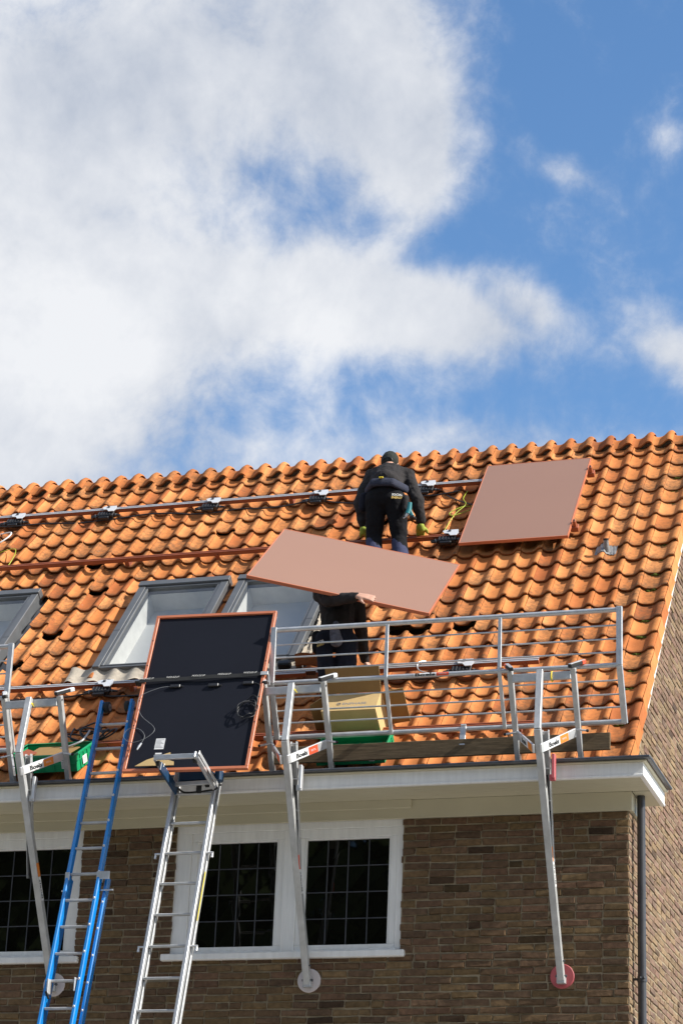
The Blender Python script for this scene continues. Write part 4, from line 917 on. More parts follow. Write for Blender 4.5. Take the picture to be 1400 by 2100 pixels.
# toe board
b = MB(); b.box((-2.985, -0.266, 6.960), (-0.100, -0.238, 7.103), 'plank', bev=0.004)
tag(centre(b.build('toe_board')), 'weathered wooden toe board laid along the eaves behind the support frame legs', 'plank')
b = MB(); b.bar((-1.325, -0.235, 7.215), (-1.325, -0.262, 7.05), 0.05, 0.012, 'alu'); b.tube([(-1.345, -0.225, 7.225), (-1.305, -0.225, 7.225)], 0.016, 'alu', 10)
tag(centre(b.build('board_clip')), 'small aluminium hook holding the toe board to the fence bottom rail', 'hook')

# ================================================================ ladders
def ladder(name, label, xl, xr, yb, tan, z_top, z_bot, rw, rd, m, rung_z, rung_gap, nr, rung_m, cat='ladder', bolts=False):
    t = thing(name, label, cat, ((xl + xr) / 2, yb - (0 - 6.8) / tan * -1, 0.0) if False else ((xl + xr) / 2, yb - 6.8 / tan, 0.0))
    Y = lambda z: yb + (z - 6.8) / tan
    for x in (xl, xr):
        b = MB(); b.bar((x, Y(z_top), z_top), (x, Y(z_bot), z_bot), rw, rd, m, bev=0.006)
        ro = b.build('side_rail', t)
        if bolts:
            for i in range(nr if x == xr else 0):
                z = rung_z - i * rung_gap
                if z < z_bot + 3.5: break
                b = MB(); b.ball((x + 0.0, Y(z) - rd / 2 - 0.001, z + 0.012), (0.010, 0.006, 0.012), 'alu_bright', 8, 6); b.build('bolt', ro)
    for i in range(nr):
        z = rung_z - i * rung_gap
        if z < z_bot + 0.1: break
        b = MB(); b.box((xl + rw / 2, -0.017, -0.010), (xr - rw / 2, 0.017, 0.010), rung_m, None, (0, Y(z), z), 0.005)
        b.build('rung', t)
    return t, Y
TB = 3.925
bl, YB_ = ladder('extension_ladder', 'blue two section extension ladder with wheels at the top, leaning on the gutter', -4.466, -4.190, -0.60, TB, 7.535, 0.25, 0.030, 0.062, 'blue', 7.31, 0.2285, 40, 'alu_dull', bolts=True)
for x in (-4.474, -4.143):                                            # lower section, standing behind
    b = MB(); z0, z1 = 5.915, 0.0; off = 0.066
    b.bar((x, YB_(z0) + off, z0), (x, YB_(z1) + off, z1), 0.030, 0.062, 'blue', bev=0.006); sr = b.build('side_rail', bl)
    if x > -4.3:
        for k in range(10):
            z = 5.70 - 0.2285 * k; b = MB(); b.ball((x, YB_(z) + off - 0.032, z), (0.010, 0.006, 0.012), 'alu_bright', 8, 6); b.build('bolt', sr)
for x in (-4.463, -4.187):
    b = MB(); b.box((x - 0.019, YB_(5.92) - 0.036, 5.885), (x + (0.095 if x > -4.3 else 0.019), YB_(5.92) - 0.031, 5.95), 'alu_bright', bev=0.002); b.box((x - 0.019, YB_(5.92) - 0.03, 5.887), (x - 0.0155, YB_(5.92) + 0.10, 5.948), 'alu_bright', bev=0.001)
    b.build('slide_bracket', bl); b = MB(); sx = 1 if x > -4.3 else -1; b.tube([(x + sx * 0.02, YB_(5.80) + 0.02, 5.80), (x + (0.125 if sx > 0 else -0.05), YB_(5.80) + 0.02, 5.80)], 0.007, 'alu_bright', 8)
    b.build('slide_pin', bl)
b = MB(); z = 4.965; b.box((-4.452, YB_(z) - 0.045, z - 0.05), (-4.436, YB_(z) + 0.03, z + 0.07), 'alu_bright', bev=0.004); b.bar((-4.45, YB_(z) - 0.05, z - 0.03), (-4.43, YB_(z) - 0.03, z - 0.09), 0.018, 0.01, 'rubber'); b.build('rung_hook', bl); b = MB(); b.box((-4.222, YB_(z) - 0.04, z - 0.03), (-4.212, YB_(z) + 0.03, z + 0.08), 'alu_bright', bev=0.003); b.build('rung_hook', bl)
for sx, x in ((1, -4.466), (-1, -4.190)):
    wz = 7.485; b = MB(); cx = x + sx * 0.042
    b.tube([(cx - 0.023, YB_(wz) + 0.025, wz), (cx - 0.019, YB_(wz) + 0.025, wz), (cx + 0.019, YB_(wz) + 0.025, wz), (cx + 0.023, YB_(wz) + 0.025, wz)], [0.044, 0.050, 0.050, 0.044], 'rubber', 22); wl = b.build('wheel', bl)
    b = MB(); b.tube([(cx - 0.026, YB_(wz) + 0.025, wz), (cx + 0.026, YB_(wz) + 0.025, wz)], 0.030, 'grey_plastic', 18); b.tube([(cx - 0.03, YB_(wz) + 0.025, wz), (cx + 0.03, YB_(wz) + 0.025, wz)], 0.010, 'zinc', 8); b.build('hub', wl)

TA = 3.62
al, YA_ = ladder('lift_ladder', 'bare aluminium lift ladder carrying the dark panel up to the gutter', -3.650, -3.298, -0.62, TA, 6.82, 0.0, 0.034, 0.075, 'ladder_alu', 6.62, 0.2665, 40, 'alu', cat='ladder lift')
for z in (6.085, 5.285):                                              # section joints with wing bolts
    for sx, x in ((-1, -3.650), (1, -3.298)):
        b = MB(); b.tube([(x + sx * 0.015, YA_(z), z), (x + sx * 0.075, YA_(z), z)], 0.009, 'alu_bright', 8); b.tube([(x + sx * 0.068, YA_(z), z), (x + sx * 0.068, YA_(z) - 0.005, z - 0.04)], [0.008, 0.012], 'alu_bright', 8); b.build('wing_bolt', al)
for sx, x in ((1, -3.650), (1, -3.298)):                              # guide flanges standing off the rails
    b = MB(); b.bar((x + sx * 0.028, YA_(6.85) + 0.02, 6.85), (x + sx * 0.028, YA_(0.1) + 0.02, 0.1), 0.012, 0.03, 'alu_dull'); b.build('guide_flange', al)
b = MB(); z0, z1 = 5.92, 5.50
b.face([(-3.298 + 0.0345, YA_(z1) - 0.006, z1), (-3.298 + 0.0345, YA_(z0) - 0.006, z0), (-3.298 + 0.0345, YA_(z0) + 0.012, z0), (-3.298 + 0.0345, YA_(z1) + 0.012, z1)], 'yellow')
b.build('yellow_sticker', al)

# lift carriage
cg = thing('lift_carriage', 'dark blue ladder lift carriage with an aluminium fork under the dark panel', 'lift carriage', (-3.47, -0.80, 6.65))
b = MB(); b.bar((-3.655, -1.15, 6.80), (-3.278, -1.15, 6.80), 0.028, 0.040, 'alu_bright', (0, 1, 0))
b.bar((-3.60, -0.80, 6.668), (-3.30, -0.80, 6.675), 0.028, 0.036, 'alu', (0, 1, 0))
b.bar((-3.300, -1.17, 6.812), (-3.275, -0.75, 6.645), 0.016, 0.055, 'alu_bright'); b.bar((-3.262, -1.17, 6.822), (-3.240, -0.75, 6.655), 0.006, 0.035, 'alu_bright')
b.bar((-3.652, -1.16, 6.79), (-3.632, -0.76, 6.645), 0.012, 0.030, 'alu_bright'); b.build('fork', cg)
b = MB(); b.bar((-3.618, -1.10, 6.745), (-3.598, -0.76, 6.625), 0.020, 0.085, 'bluebody', bev=0.02); sp = b.build('side_plate', cg)
b = MB(); b.box((-3.585, -0.80, 6.685), (-3.300, -0.66, 6.80), 'bluebody', bev=0.02); b.box((-3.285, -0.74, 6.70), (-3.225, -0.66, 6.80), 'bluebody', bev=0.015); b.build('motor_housing', cg)
b = MB()
for k, (y, z) in enumerate(((-1.06, 6.757), (-1.01, 6.74), (-0.96, 6.722), (-0.91, 6.705))): b.bar((-3.6065, y, z - 0.01), (-3.6065, y + 0.028, z + 0.024 - 0.012 * (k % 2)), 0.002, 0.007, 'white_print', bev=0)
b.build('scuffed_lettering', sp)
for x, y, z in ((-3.63, -1.12, 6.76), (-3.31, -1.12, 6.77), (-3.61, -0.78, 6.65), (-3.325, -0.78, 6.66)):
    b = MB(); b.tube([(x - 0.014, y, z), (x + 0.014, y, z)], 0.022, 'rubber', 12); b.build('buffer', cg)
b = MB(); b.curve([(-3.59, -0.74, 6.65), (-3.54, -0.745, 6.615), (-3.44, -0.75, 6.61), (-3.32, -0.75, 6.62), (-3.26, -0.75, 6.63), (-3.235, -0.75, 6.665), (-3.215, -0.75, 6.66)], 0.008, 'rubber', 8); b.box((-3.425, -0.77, 6.60), (-3.385, -0.74, 6.67), 'rubber', bev=0.004); b.build('release_handle', cg)
b = MB(); b.prism([(-0.42, -0.80), (-0.33, -0.74), (-0.14, -0.67), (-0.115, -0.735), (-0.165, -0.74), (-0.095, -0.765), (-0.09, -0.80)], 0.006, 'card', BROT, BP(0, 0.0, 0.030))
tag(centre(b.build('cardboard_scrap')), 'torn scrap of cardboard wedged between the lift fork and the dark panel', 'cardboard')

# ================================================================ crates and boxes
def crate(x0, x1, y, z, tiltdeg, depth, hgt, label):
    t = thing('plastic_crate', label, 'crate', ((x0 + x1) / 2, y, z), 'green plastic crates')
    a = R_(tiltdeg); ex = Vector((1, 0, 0)); ey = Vector((0, math.cos(a), math.sin(a))); ez = Vector((0, -math.sin(a), math.cos(a)))
    rot = Matrix((ex, ey, ez)).transposed(); o = Vector((x0, y, z)); W = x1 - x0; th = 0.008
    b = MB(); B = lambda lo, hi, m='green', bev=0.002: b.box(lo, hi, m, rot, o, bev)
    B((0, 0, 0), (W, depth, th)); B((0, 0, th), (W, th, hgt)); B((0, depth - th, th), (W, depth, hgt)); B((0, th, th), (th, depth - th, hgt)); B((W - th, th, th), (W, depth - th, hgt))
    B((-0.010, -0.012, hgt - 0.022), (W + 0.010, th, hgt), bev=0.004); B((-0.010, depth - th, hgt - 0.022), (W + 0.010, depth + 0.012, hgt), bev=0.004); B((-0.010, th, hgt - 0.022), (th, depth - th, hgt), bev=0.004); B((W - th, th, hgt - 0.022), (W + 0.010, depth - th, hgt), bev=0.004)
    n = 6
    for k in range(1, n): B((W * k / n - 0.004, -0.008, 0.004), (W * k / n + 0.004, 0.0, hgt - 0.022))
    for k in range(1, 5): B((W, depth * k / 5 - 0.004, 0.004), (W + 0.008, depth * k / 5 + 0.004, hgt - 0.022))
    B((-0.004, -0.007, hgt * 0.42), (W + 0.006, 0.0, hgt * 0.48)); B((W, 0.0, hgt * 0.55), (W + 0.007, depth, hgt * 0.61))
    b.build('crate_shell', t)
    for k, (lo, hi) in enumerate((((W * 0.78, -0.0095, 0.03), (W * 0.86, -0.0085, 0.10)), ((W + 0.0085, depth * 0.30, 0.03), (W + 0.0095, depth * 0.52, 0.10)))):
        c = MB(); c.box(lo, hi, 'white_label', rot, o)
        for q in range(6):
            f0, f1 = (q + 0.15) / 6, (q + 0.55) / 6
            if k == 0: c.box((lo[0] + .006, -0.0105, lo[2] + .008 + f0 * .056), (hi[0] - .006, -0.0097, lo[2] + .008 + f1 * .056), 'print_grey', rot, o)
            else: c.box((W + .0097, lo[1] + .012, lo[2] + .008 + f0 * .056), (W + .0105, hi[1] - .012, lo[2] + .008 + f1 * .056), 'print_grey', rot, o)
        c.build('crate_label', t)
    return rot, o
crot, co = crate(-5.37, -4.745, -0.195, 6.992, 31, 0.42, 0.155, 'green plastic crate on the gutter left of the blue ladder, holding loose cardboard')
crate(-2.60, -2.005, -0.158, 6.957, 46, 0.36, 0.105, 'green plastic crate behind the toe board, under the big cardboard box')
for (pts, hh, lab) in (([(0.10, 0.10), (0.50, 0.08), (0.52, 0.36), (0.30, 0.43), (0.12, 0.40)], 0.125, 'flat piece of brown cardboard lying in the left green crate'),
                       ([(0.03, 0.02), (0.16, 0.02), (0.20, 0.16), (0.05, 0.30)], 0.142, 'smaller reddish cardboard corner in the left green crate')):
    b = MB(); b.prism(pts, 0.006, 'card_dark' if hh < 0.13 else 'rail_brown', crot, co + crot @ Vector((0, 0, hh))); tag(centre(b.build('cardboard_piece')), lab, 'cardboard', 'cardboard in the left crate')
pts = []
for k in range(46):
    a = k * 0.55; r = 0.14 + 0.035 * math.sin(k * 0.8); pts.append(RP(-4.93 + 0.006 * k * 0.9 + r * 1.15 * math.cos(a), 0.43 + r * 0.55 * math.sin(a) + (0.13 if k < 7 else 0), 0.10 + 0.03 * math.sin(a * 2.1) + 0.0015 * k))
cable(pts, 0.008, 'black_plastic', 'coil of black cable lying above the left green crate', name='cable_coil', seg=4)
cable([RP(-4.86, 0.52, 0.12), RP(-4.83, 0.40, 0.16), RP(-4.84, 0.28, 0.17), RP(-4.93, 0.22, 0.16), RP(-5.02, 0.20, 0.15)], 0.010, 'alu_dull', 'grey hooked cable end hanging into the left green crate')

# cardboard box with spread flaps, lying with its bottom towards the street
bx = thing('cardboard_box', 'big open cardboard box with lettering, resting in the green crate behind the fence', 'box', (-2.36, 0.0, 7.1))
ax = Vector((0, 0.617, 0.787)); nn = Vector((0, -0.787, 0.617)); X1 = Vector((1, 0, 0))
NL = Vector((-2.592, -0.135, 7.438)); Wb, Db, Hb = 0.478, 0.25, 0.36; tk = 0.005
rotb = Matrix((X1, ax, nn)).transposed()
b = MB(); B = lambda lo, hi, m='card', bev=0.001: b.box(lo, hi, m, rotb, NL, bev)
B((0, 0, -tk), (Wb, Db, 0)); B((0, 0, -Hb), (Wb, tk, -tk - .0002)); B((Wb - tk, tk + .0002, -Hb), (Wb, Db, -tk - .0002)); B((0, tk + .0002, -Hb), (tk, Db, -tk - .0002)); B((tk + .0002, tk + .0002, -Hb), (Wb - tk - .0002, Db, -Hb + tk))
B((Wb * 0.5 - 0.03, -0.0006, -Hb), (Wb * 0.5 + 0.03, -0.0001, -0.002), 'card', 0)
body = b.build('box_body', bx)
b = MB(); b.text('ENPHASE', NL + X1 * 0.275 + ax * 0.095 + nn * 0.0012, X1, ax, 0.030, 'print_grey', width=0.21, bold=0.01)
for a0 in (0.4, 3.5):
    b.tube([NL + X1 * (0.138 + 0.019 * math.cos(a0 + k * 0.3)) + ax * (0.095 + 0.015 * math.sin(a0 + k * 0.3)) + nn * 0.0015 for k in range(9)], 0.0022, 'print_grey', 5)
b.tube([NL + X1 * 0.125 + ax * 0.095 + nn * 0.0015, NL + X1 * 0.152 + ax * 0.096 + nn * 0.0015], 0.002, 'print_grey', 5)
b.build('lettering', body)
fdir = Vector((0, -0.40, 0.915)).normalized()
def flap(o, u, v, nrm):
    b = MB(); o, u, v = Vector(o), Vector(u), Vector(v); n = u.cross(v).normalized() * 0.004
    b.face([o, o + u, o + u + v, o + v], 'card_dark'); b.face([o + n, o + v + n, o + u + v + n, o + u + n], 'card_dark')
    q = [o, o + u, o + u + v, o + v]
    for i in range(4): j = (i + 1) % 4; b.face([q[i], q[i] + n, q[j] + n, q[j]], 'card')
    b.build('flap', bx)
flap(NL + ax * Db + nn * 0.002, X1 * Wb, fdir * 0.225, nn)
flap(NL + X1 * (Wb + .002) + ax * Db, -nn * 0.34, Vector((0.188, 0.0, 0.025)), X1)
flap(NL + X1 * (-.002) + ax * Db, -nn * 0.34, Vector((-0.14, -0.03, -0.10)), X1)

# loose roof tile beside the worker
b = MB(); rr_ = ROOFROT @ Matrix.Rotation(R_(4), 3, 'Z')
rows = []
for d in (0.0, 0.012, 0.08, 0.105):
    rows.append([RP(-3.20 + 0.0, 1.50, 0.09) + ROOFROT @ Vector((0.30 * i / 14 + 0.0, d * 0.55, d * 0.85 + 0.012 * math.sin(i * 0.45))) for i in range(15)])
b.grid(rows[::-1], 'tile', True, (0.1, 0.8, 0.2)); b.grid([[p + NRM * -0.016 + UPS * 0.01 for p in r] for r in rows], 'tile', True, (0.1, 0.8, 0.2)); b.grid([rows[0], [p + NRM * -0.016 + UPS * 0.01 for p in rows[0]]], 'tile', False, (0.3, .4, .2))
tag(centre(b.build('roof_tile', tint=True)), 'loose red roof tile propped on edge left of the lower worker', 'roof tile')
b = MB(); b.box((-3.36, 1.47, 0.07), (-3.24, 1.54, 0.14), 'black_plastic', ROOFROT, (0, 0, Z0), 0.012)
tag(centre(b.build('tool_pouch')), 'small black pouch lying under the right skylight beside the loose tile', 'pouch')

# ================================================================ people
def remeshed(name, prims, mat, parent, voxel=0.011, smooth=8, disp=0.0):
    """prims: list of (p0, r0, p1, r1, squash_dir or None, squash) tapered limbs fused into one continuous skin"""
    mb = MB()
    for (p0, r0, p1, r1, sd_, sq) in prims:
        p0, p1 = Vector(p0), Vector(p1); d = p1 - p0; L = d.length
        if L < 1e-5: d = Vector((0, 0, 1)); L = 1e-5
        d = d / L
        s = Vector(sd_) if sd_ else d.orthogonal(); s = (s - d * s.dot(d)).normalized(); n = d.cross(s)
        rings = []
        prof_ = [(-1, 0.02), (-0.92, 0.39), (-0.7, 0.71), (-0.38, 0.925), (0, 1.0)]
        seq = [(p0 + d * (a * r0), r0 * k) for a, k in prof_]
        for t in (0.25, 0.5, 0.75): seq.append((p0 + d * (L * t), r0 + (r1 - r0) * t))
        seq += [(p1 - d * (a * r1), r1 * k) for a, k in prof_[::-1]]
        for c, r in seq:
            rings.append([c + s * (math.cos(2 * math.pi * k / 12) * r * sq) + n * (math.sin(2 * math.pi * k / 12) * r) for k in range(12)])
        mb.grid(rings, mat, True, closed=True); mb.face(rings[0][::-1], mat); mb.face(rings[-1], mat)
    me = bpy.data.meshes.new('tmp'); me.from_pydata(mb.v, [], mb.f)
    bm = bmesh.new(); bm.from_mesh(me); bmesh.ops.remove_doubles(bm, verts=bm.verts, dist=1e-5); bmesh.ops.recalc_face_normals(bm, faces=bm.faces); bm.to_mesh(me); bm.free()
    o = bpy.data.objects.new('tmp', me); COL.objects.link(o)
    m = o.modifiers.new('r', 'REMESH'); m.mode = 'VOXEL'; m.voxel_size = voxel
    m = o.modifiers.new('s', 'SMOOTH'); m.iterations = smooth; m.factor = 0.5
    if disp:
        tx = bpy.data.textures.new('cloth_folds', 'CLOUDS'); tx.noise_scale = 0.09
        m = o.modifiers.new('d', 'DISPLACE'); m.texture = tx; m.strength = disp; m.texture_coords = 'GLOBAL'
    dg = bpy.context.evaluated_depsgraph_get(); em = bpy.data.meshes.new_from_object(o.evaluated_get(dg))
    bpy.data.objects.remove(o); bpy.data.meshes.remove(me)
    off = ORIGIN.get(parent.name, Vector()); em.transform(Matrix.Translation(-off)); em.name = name
    em.materials.clear(); em.materials.append(M[mat])
    for p in em.polygons: p.use_smooth = True; p.material_index = 0
    r = bpy.data.objects.new(name, em); COL.objects.link(r); r.parent = parent; ORIGIN[r.name] = off
    return r
def V(*a): return Vector(a)
def hand_prims(wrist, dirv, palm_n, thumb_side, curl=0.5, scale=1.0, spread=0.0):
    """palm, four unequal bent fingers and a thumb from the side of the palm"""
    w = Vector(wrist); d = Vector(dirv).normalized(); n = Vector(palm_n); n = (n - d * n.dot(d)).normalized(); s = d.cross(n) * thumb_side
    S = scale; pr = []
    k0 = w + d * 0.085 * S
    for i, off in enumerate((0.030, 0.010, -0.010, -0.030)):
        pr.append((w + s * off * 0.6 * S, 0.020 * S, k0 + s * off * S, 0.0135 * S, None, 1))
    for i, (off, L) in enumerate(((0.031, 0.072), (0.0105, 0.082), (-0.0105, 0.076), (-0.031, 0.060))):
        p = k0 + s * off * S; dd = (d + s * spread * off * 12).normalized()
        a1, a2, a3 = curl * 0.5, curl * 1.3, curl * 1.9
        for f, a, r in ((0.45, a1, 0.0098), (0.32, a2, 0.0090), (0.24, a3, 0.0080)):
            q = p + (dd * math.cos(a) + n * math.sin(a)) * (L * f * S); pr.append((p, r * S, q, (r - 0.0008) * S, None, 1)); p = q
    p = w + s * 0.026 * S + d * 0.022 * S; q = p + (s * 0.75 + d * 0.6 + n * 0.25).normalized() * 0.045 * S; r = q + (s * 0.25 + d * 0.85 + n * 0.4).normalized() * 0.034 * S
    pr += [(p, 0.0145 * S, q, 0.0115 * S, None, 1), (q, 0.0112 * S, r, 0.0092 * S, None, 1)]
    return pr

# ---- upper worker, bent over the red brown rail
w1 = thing('person', 'worker in black clothes, cap and lime gloves bending over the rail below the ridge', 'person', (-2.67, 2.03, 9.40))
J = dict(aL=V(-2.80, 2.02, 9.46), aR=V(-2.545, 2.02, 9.44), kL=V(-2.885, 2.16, 9.885), kR=V(-2.630, 2.16, 9.86), hL=V(-2.865, 2.10, 10.235), hR=V(-2.665, 2.10, 10.225),
         pv=V(-2.765, 2.09, 10.30), ws=V(-2.800, 2.20, 10.43), ch=V(-2.842, 2.40, 10.62), nk=V(-2.882, 2.57, 10.765), hd=V(-2.912, 2.68, 10.875),
         sL=V(-3.020, 2.44, 10.645), sR=V(-2.655, 2.44, 10.625), eL=V(-3.092, 2.30, 10.32), eR=V(-2.500, 2.30, 10.29), wL=V(-3.055, 2.33, 10.085), wR=V(-2.468, 2.33, 10.075))
hand1 = []
for k, sg in (('L', 1), ('R', -1)):
    hand1.append(hand_prims(J['w' + k] + V(0.005 * sg, 0.0, -0.040), (0.20 * sg, 0.75, -0.18), (0.0, 0.2, -0.95), 1 if sg > 0 else -1, 0.75, 0.95))
def body_prims(J):
    ex = (1, 0, 0)
    P = [(J['aL'], 0.042, J['kL'], 0.055, None, 1), (J['kL'], 0.058, J['hL'], 0.078, None, 1), (J['aR'], 0.042, J['kR'], 0.055, None, 1), (J['kR'], 0.058, J['hR'], 0.078, None, 1),
         (J['pv'], 0.105, J['ws'], 0.098, ex, 1.3), (J['ws'], 0.098, J['ch'], 0.105, ex, 1.35), (J['ch'], 0.10, J['nk'], 0.055, ex, 1.2), (J['nk'], 0.052, J['hd'], 0.06, None, 1)]
    for k in 'LR':
        P += [(J['ch'], 0.07, J['s' + k], 0.055, None, 1), (J['s' + k], 0.052, J['e' + k], 0.040, None, 1), (J['e' + k], 0.040, J['w' + k], 0.027, None, 1)]
    hd = J['hd']
    P += [(hd + V(0, 0.0, -0.035), 0.068, hd + V(0, 0.01, 0.035), 0.080, ex, 0.93)]
    return P
bodyp = body_prims(J)
hd = J['hd']; bodyp += [(hd + V(-0.075, 0.0, -0.005), 0.014, hd + V(-0.078, 0.005, -0.035), 0.010, None, 1), (hd + V(0.075, 0.0, -0.005), 0.014, hd + V(0.078, 0.005, -0.035), 0.010, None, 1),
          (hd + V(0, 0.085, -0.02), 0.012, hd + V(0, 0.10, -0.035), 0.012, None, 1), (hd + V(0, 0.06, -0.07), 0.03, hd + V(0, 0.055, -0.085), 0.025, None, 1)]
for h in hand1: bodyp += h
remeshed('body', bodyp, 'skin', w1, 0.008, 4)
ex = (1, 0, 0)
jk = [(J['pv'] + V(-0.014, 0.125, 0.165), 0.128, J['ws'] + V(0, 0.03, 0.02), 0.128, ex, 1.22), (J['ws'] + V(0, 0.03, 0.02), 0.126, J['ch'], 0.134, ex, 1.34), (J['ch'], 0.135, J['nk'] - V(0, 0.03, 0.03), 0.080, ex, 1.35)]
for k in 'LR': jk += [(J['ch'] + (J['s' + k] - J['ch']) * 0.45, 0.115, J['s' + k], 0.078, None, 1), (J['s' + k], 0.076, J['e' + k], 0.063, None, 1), (J['e' + k], 0.063, J['w' + k] + V(0, 0, 0.015), 0.046, None, 1)]
jo = remeshed('jacket', jk, 'black_cloth', w1, 0.010, 3, 0.035)
b = MB()
dn = (J['nk'] - J['ch']).normalized(); outn = V(0, -0.75, 0.66)
for k in range(4): b.box((-0.075 + 0.042 * k, -0.012, 0), (-0.05 + 0.042 * k, 0.012, 0.003), 'gold_print', Matrix((V(1, 0, 0), dn, V(1, 0, 0).cross(dn))).transposed(), J['nk'] + V(0.005, -0.095, 0.005))
b.build('collar_print', jo)
tr = [(J['aL'] + V(0, 0, 0.03), 0.066, J['kL'], 0.075, None, 1), (J['kL'], 0.078, J['hL'] + V(0.0, 0, 0), 0.112, None, 1), (J['aR'] + V(0, 0, 0.03), 0.066, J['kR'], 0.075, None, 1), (J['kR'], 0.078, J['hR'], 0.112, None, 1),
      (J['hL'] + V(0.02, 0, 0.02), 0.122, J['hR'] + V(-0.02, 0, 0.02), 0.122, None, 1), (J['pv'] + V(0, 0.0, 0.0), 0.126, J['ws'] + V(0, 0.0, 0.0), 0.112, ex, 1.36)]
to = remeshed('trousers', tr, 'black_twill', w1, 0.012, 4, 0.020)
for k in 'LR':
    remeshed('knee_panel', [(J['a' + k] + V(0, -0.005, 0.05), 0.071, J['k' + k] + V(0, -0.008, -0.05), 0.080, None, 1)], 'navy_knee', w1, 0.012, 4, 0.012)
pk = MB(); lx = V(0.95, 0.22, -0.05).normalized(); ly = V(-0.02, 0.30, 0.95).normalized(); po = V(-2.612, 1.968, 10.222)
pk.text('SOCIAL', po + ly * 0.017, lx, ly, 0.027, 'white_print', width=0.105, bold=0.03); pk.text('ENERGY', po - ly * 0.018, lx, ly, 0.027, 'gold_print', width=0.105, bold=0.03); pk.build('pocket_lettering', to)
blt = [(J['pv'] + V(-0.195, 0.02, 0.060), 0.028, J['pv'] + V(-0.10, -0.122, 0.080), 0.029, (0, 0.35, 1), 1.7), (J['pv'] + V(-0.10, -0.122, 0.080), 0.029, J['pv'] + V(0.0, -0.132, 0.078), 0.030, (0, 0.35, 1), 1.7), (J['pv'] + V(0.0, -0.132, 0.078), 0.030, J['pv'] + V(0.10, -0.122, 0.070), 0.029, (0, 0.35, 1), 1.7), (J['pv'] + V(0.10, -0.122, 0.070), 0.029, J['pv'] + V(0.200, 0.02, 0.045), 0.028, (0, 0.35, 1), 1.7)]
bo = remeshed('tool_belt', blt, 'belt_cloth', w1, 0.010, 3)
b = MB(); b.box((-0.024, -0.172, -0.007), (0.018, -0.150, 0.007), 'yellow', None, J['pv'] + V(0, 0, 0.112), 0.003); b.build('belt_tab', bo)
remeshed('pouch', [(V(-2.985, 2.10, 10.29), 0.048, V(-2.995, 2.09, 10.17), 0.042, None, 1)], 'navy_cloth', w1, 0.012, 3)
remeshed('holster', [(V(-2.555, 2.06, 10.23), 0.038, V(-2.548, 2.045, 10.11), 0.032, None, 1)], 'black_cloth', w1, 0.012, 3)
for i, k in enumerate('LR'):
    remeshed('glove', [(a, r0 + 0.006, c, r1 + 0.006, s_, q) for (a, r0, c, r1, s_, q) in hand1[i]] + [(J['w' + k] + V(0, 0.0, -0.036), 0.034, J['w' + k] + V(0, 0.015, -0.058), 0.036, None, 1)], 'glove', w1, 0.008, 3)
    f = J['a' + k]; remeshed('boot', [(f + V(0, -0.06, -0.05), 0.045, f + V(0, 0.14, 0.09), 0.042, ex, 1.05), (f, 0.055, f + V(0, 0, -0.03), 0.05, None, 1)], 'boot', w1, 0.012, 3)
cp = remeshed('cap', [(hd + V(0, -0.004, 0.020), 0.098, hd + V(0, 0.012, 0.045), 0.094, ex, 0.93), (hd + V(0, 0.10, 0.02), 0.03, hd + V(0, 0.16, 0.0), 0.012, ex, 2.6)], 'cap', w1, 0.008, 3)
b = MB(); b.tube([hd + V(0.05 * math.cos(a), -0.088 - 0.006 * math.sin(a), 0.0 + 0.032 * math.sin(a)) for a in [math.pi * k / 8 for k in range(9)]], 0.006, 'black_plastic', 6); b.build('cap_strap', cp)

# drill hanging at his hip
dr = thing('cordless_drill', 'teal and black cordless drill hanging at the right hip of the bent worker', 'drill', (-2.50, 2.0, 10.03))
o = V(-2.497, 1.985, 10.05)
b = MB(); b.tube([o + V(0.01, 0, 0.10), o + V(0.005, 0, 0.03), o + V(-0.005, -0.01, -0.02)], [0.022, 0.026, 0.028], 'teal', 12); b.build('drill_body', dr)
b = MB(); b.tube([o + V(-0.005, -0.01, -0.02), o + V(-0.022, -0.015, -0.05)], [0.020, 0.012], 'alu_bright', 12); b.tube([o + V(-0.022, -0.015, -0.05), o + V(-0.045, -0.02, -0.065)], 0.006, 'alu_bright', 8); b.build('chuck', dr)
b = MB(); b.bar(o + V(0.01, -0.005, 0.02), o + V(0.045, -0.01, -0.05), 0.035, 0.03, 'teal', bev=0.008); b.build('grip', dr)
b = MB(); b.box((0.018, -0.04, -0.075), (0.072, 0.03, -0.045), 'black_plastic', None, o, 0.008); b.build('battery', dr)

# ---- lower worker under the carried panel
w2 = thing('person', 'worker in dark workwear under the carried panel, one bare hand on its edge', 'person', (-2.55, 0.42, 7.50))
K = dict(aL=V(-2.645, 0.40, 7.56), aR=V(-2.470, 0.40, 7.55), kL=V(-2.665, 0.40, 7.90), kR=V(-2.500, 0.40, 7.89), hL=V(-2.680, 0.42, 8.25), hR=V(-2.530, 0.44, 8.24),
         pv=V(-2.605, 0.42, 8.27), ws=V(-2.615, 0.43, 8.40), ch=V(-2.650, 0.50, 8.63), nk=V(-2.672, 0.64, 8.80), hd=V(-2.69, 0.76, 8.90),
         sL=V(-2.790, 0.46, 8.70), sR=V(-2.535, 0.53, 8.70), eL=V(-2.655, 0.15, 8.535), eR=V(-2.505, 0.60, 8.41), wL=V(-2.375, 0.07, 8.523), wR=V(-2.525, 0.775, 8.165))
for k_ in K:
    if k_ not in ('eL', 'wL', 'eR', 'wR', 'sR'): K[k_] = K[k_] + V(-0.045, 0, 0)
K['hL'] += V(-0.03, 0, 0); K['kL'] += V(-0.01, 0, 0); K['eR'] += V(0.005, 0, 0); K['wR'] += V(0.025, 0, 0)
h2L = hand_prims(K['wL'] + V(0.010, -0.012, 0.000), (0.95, 0.06, -0.17), (-0.22, 0.75, -0.60), -1, 0.13, 1.0, 0.45)
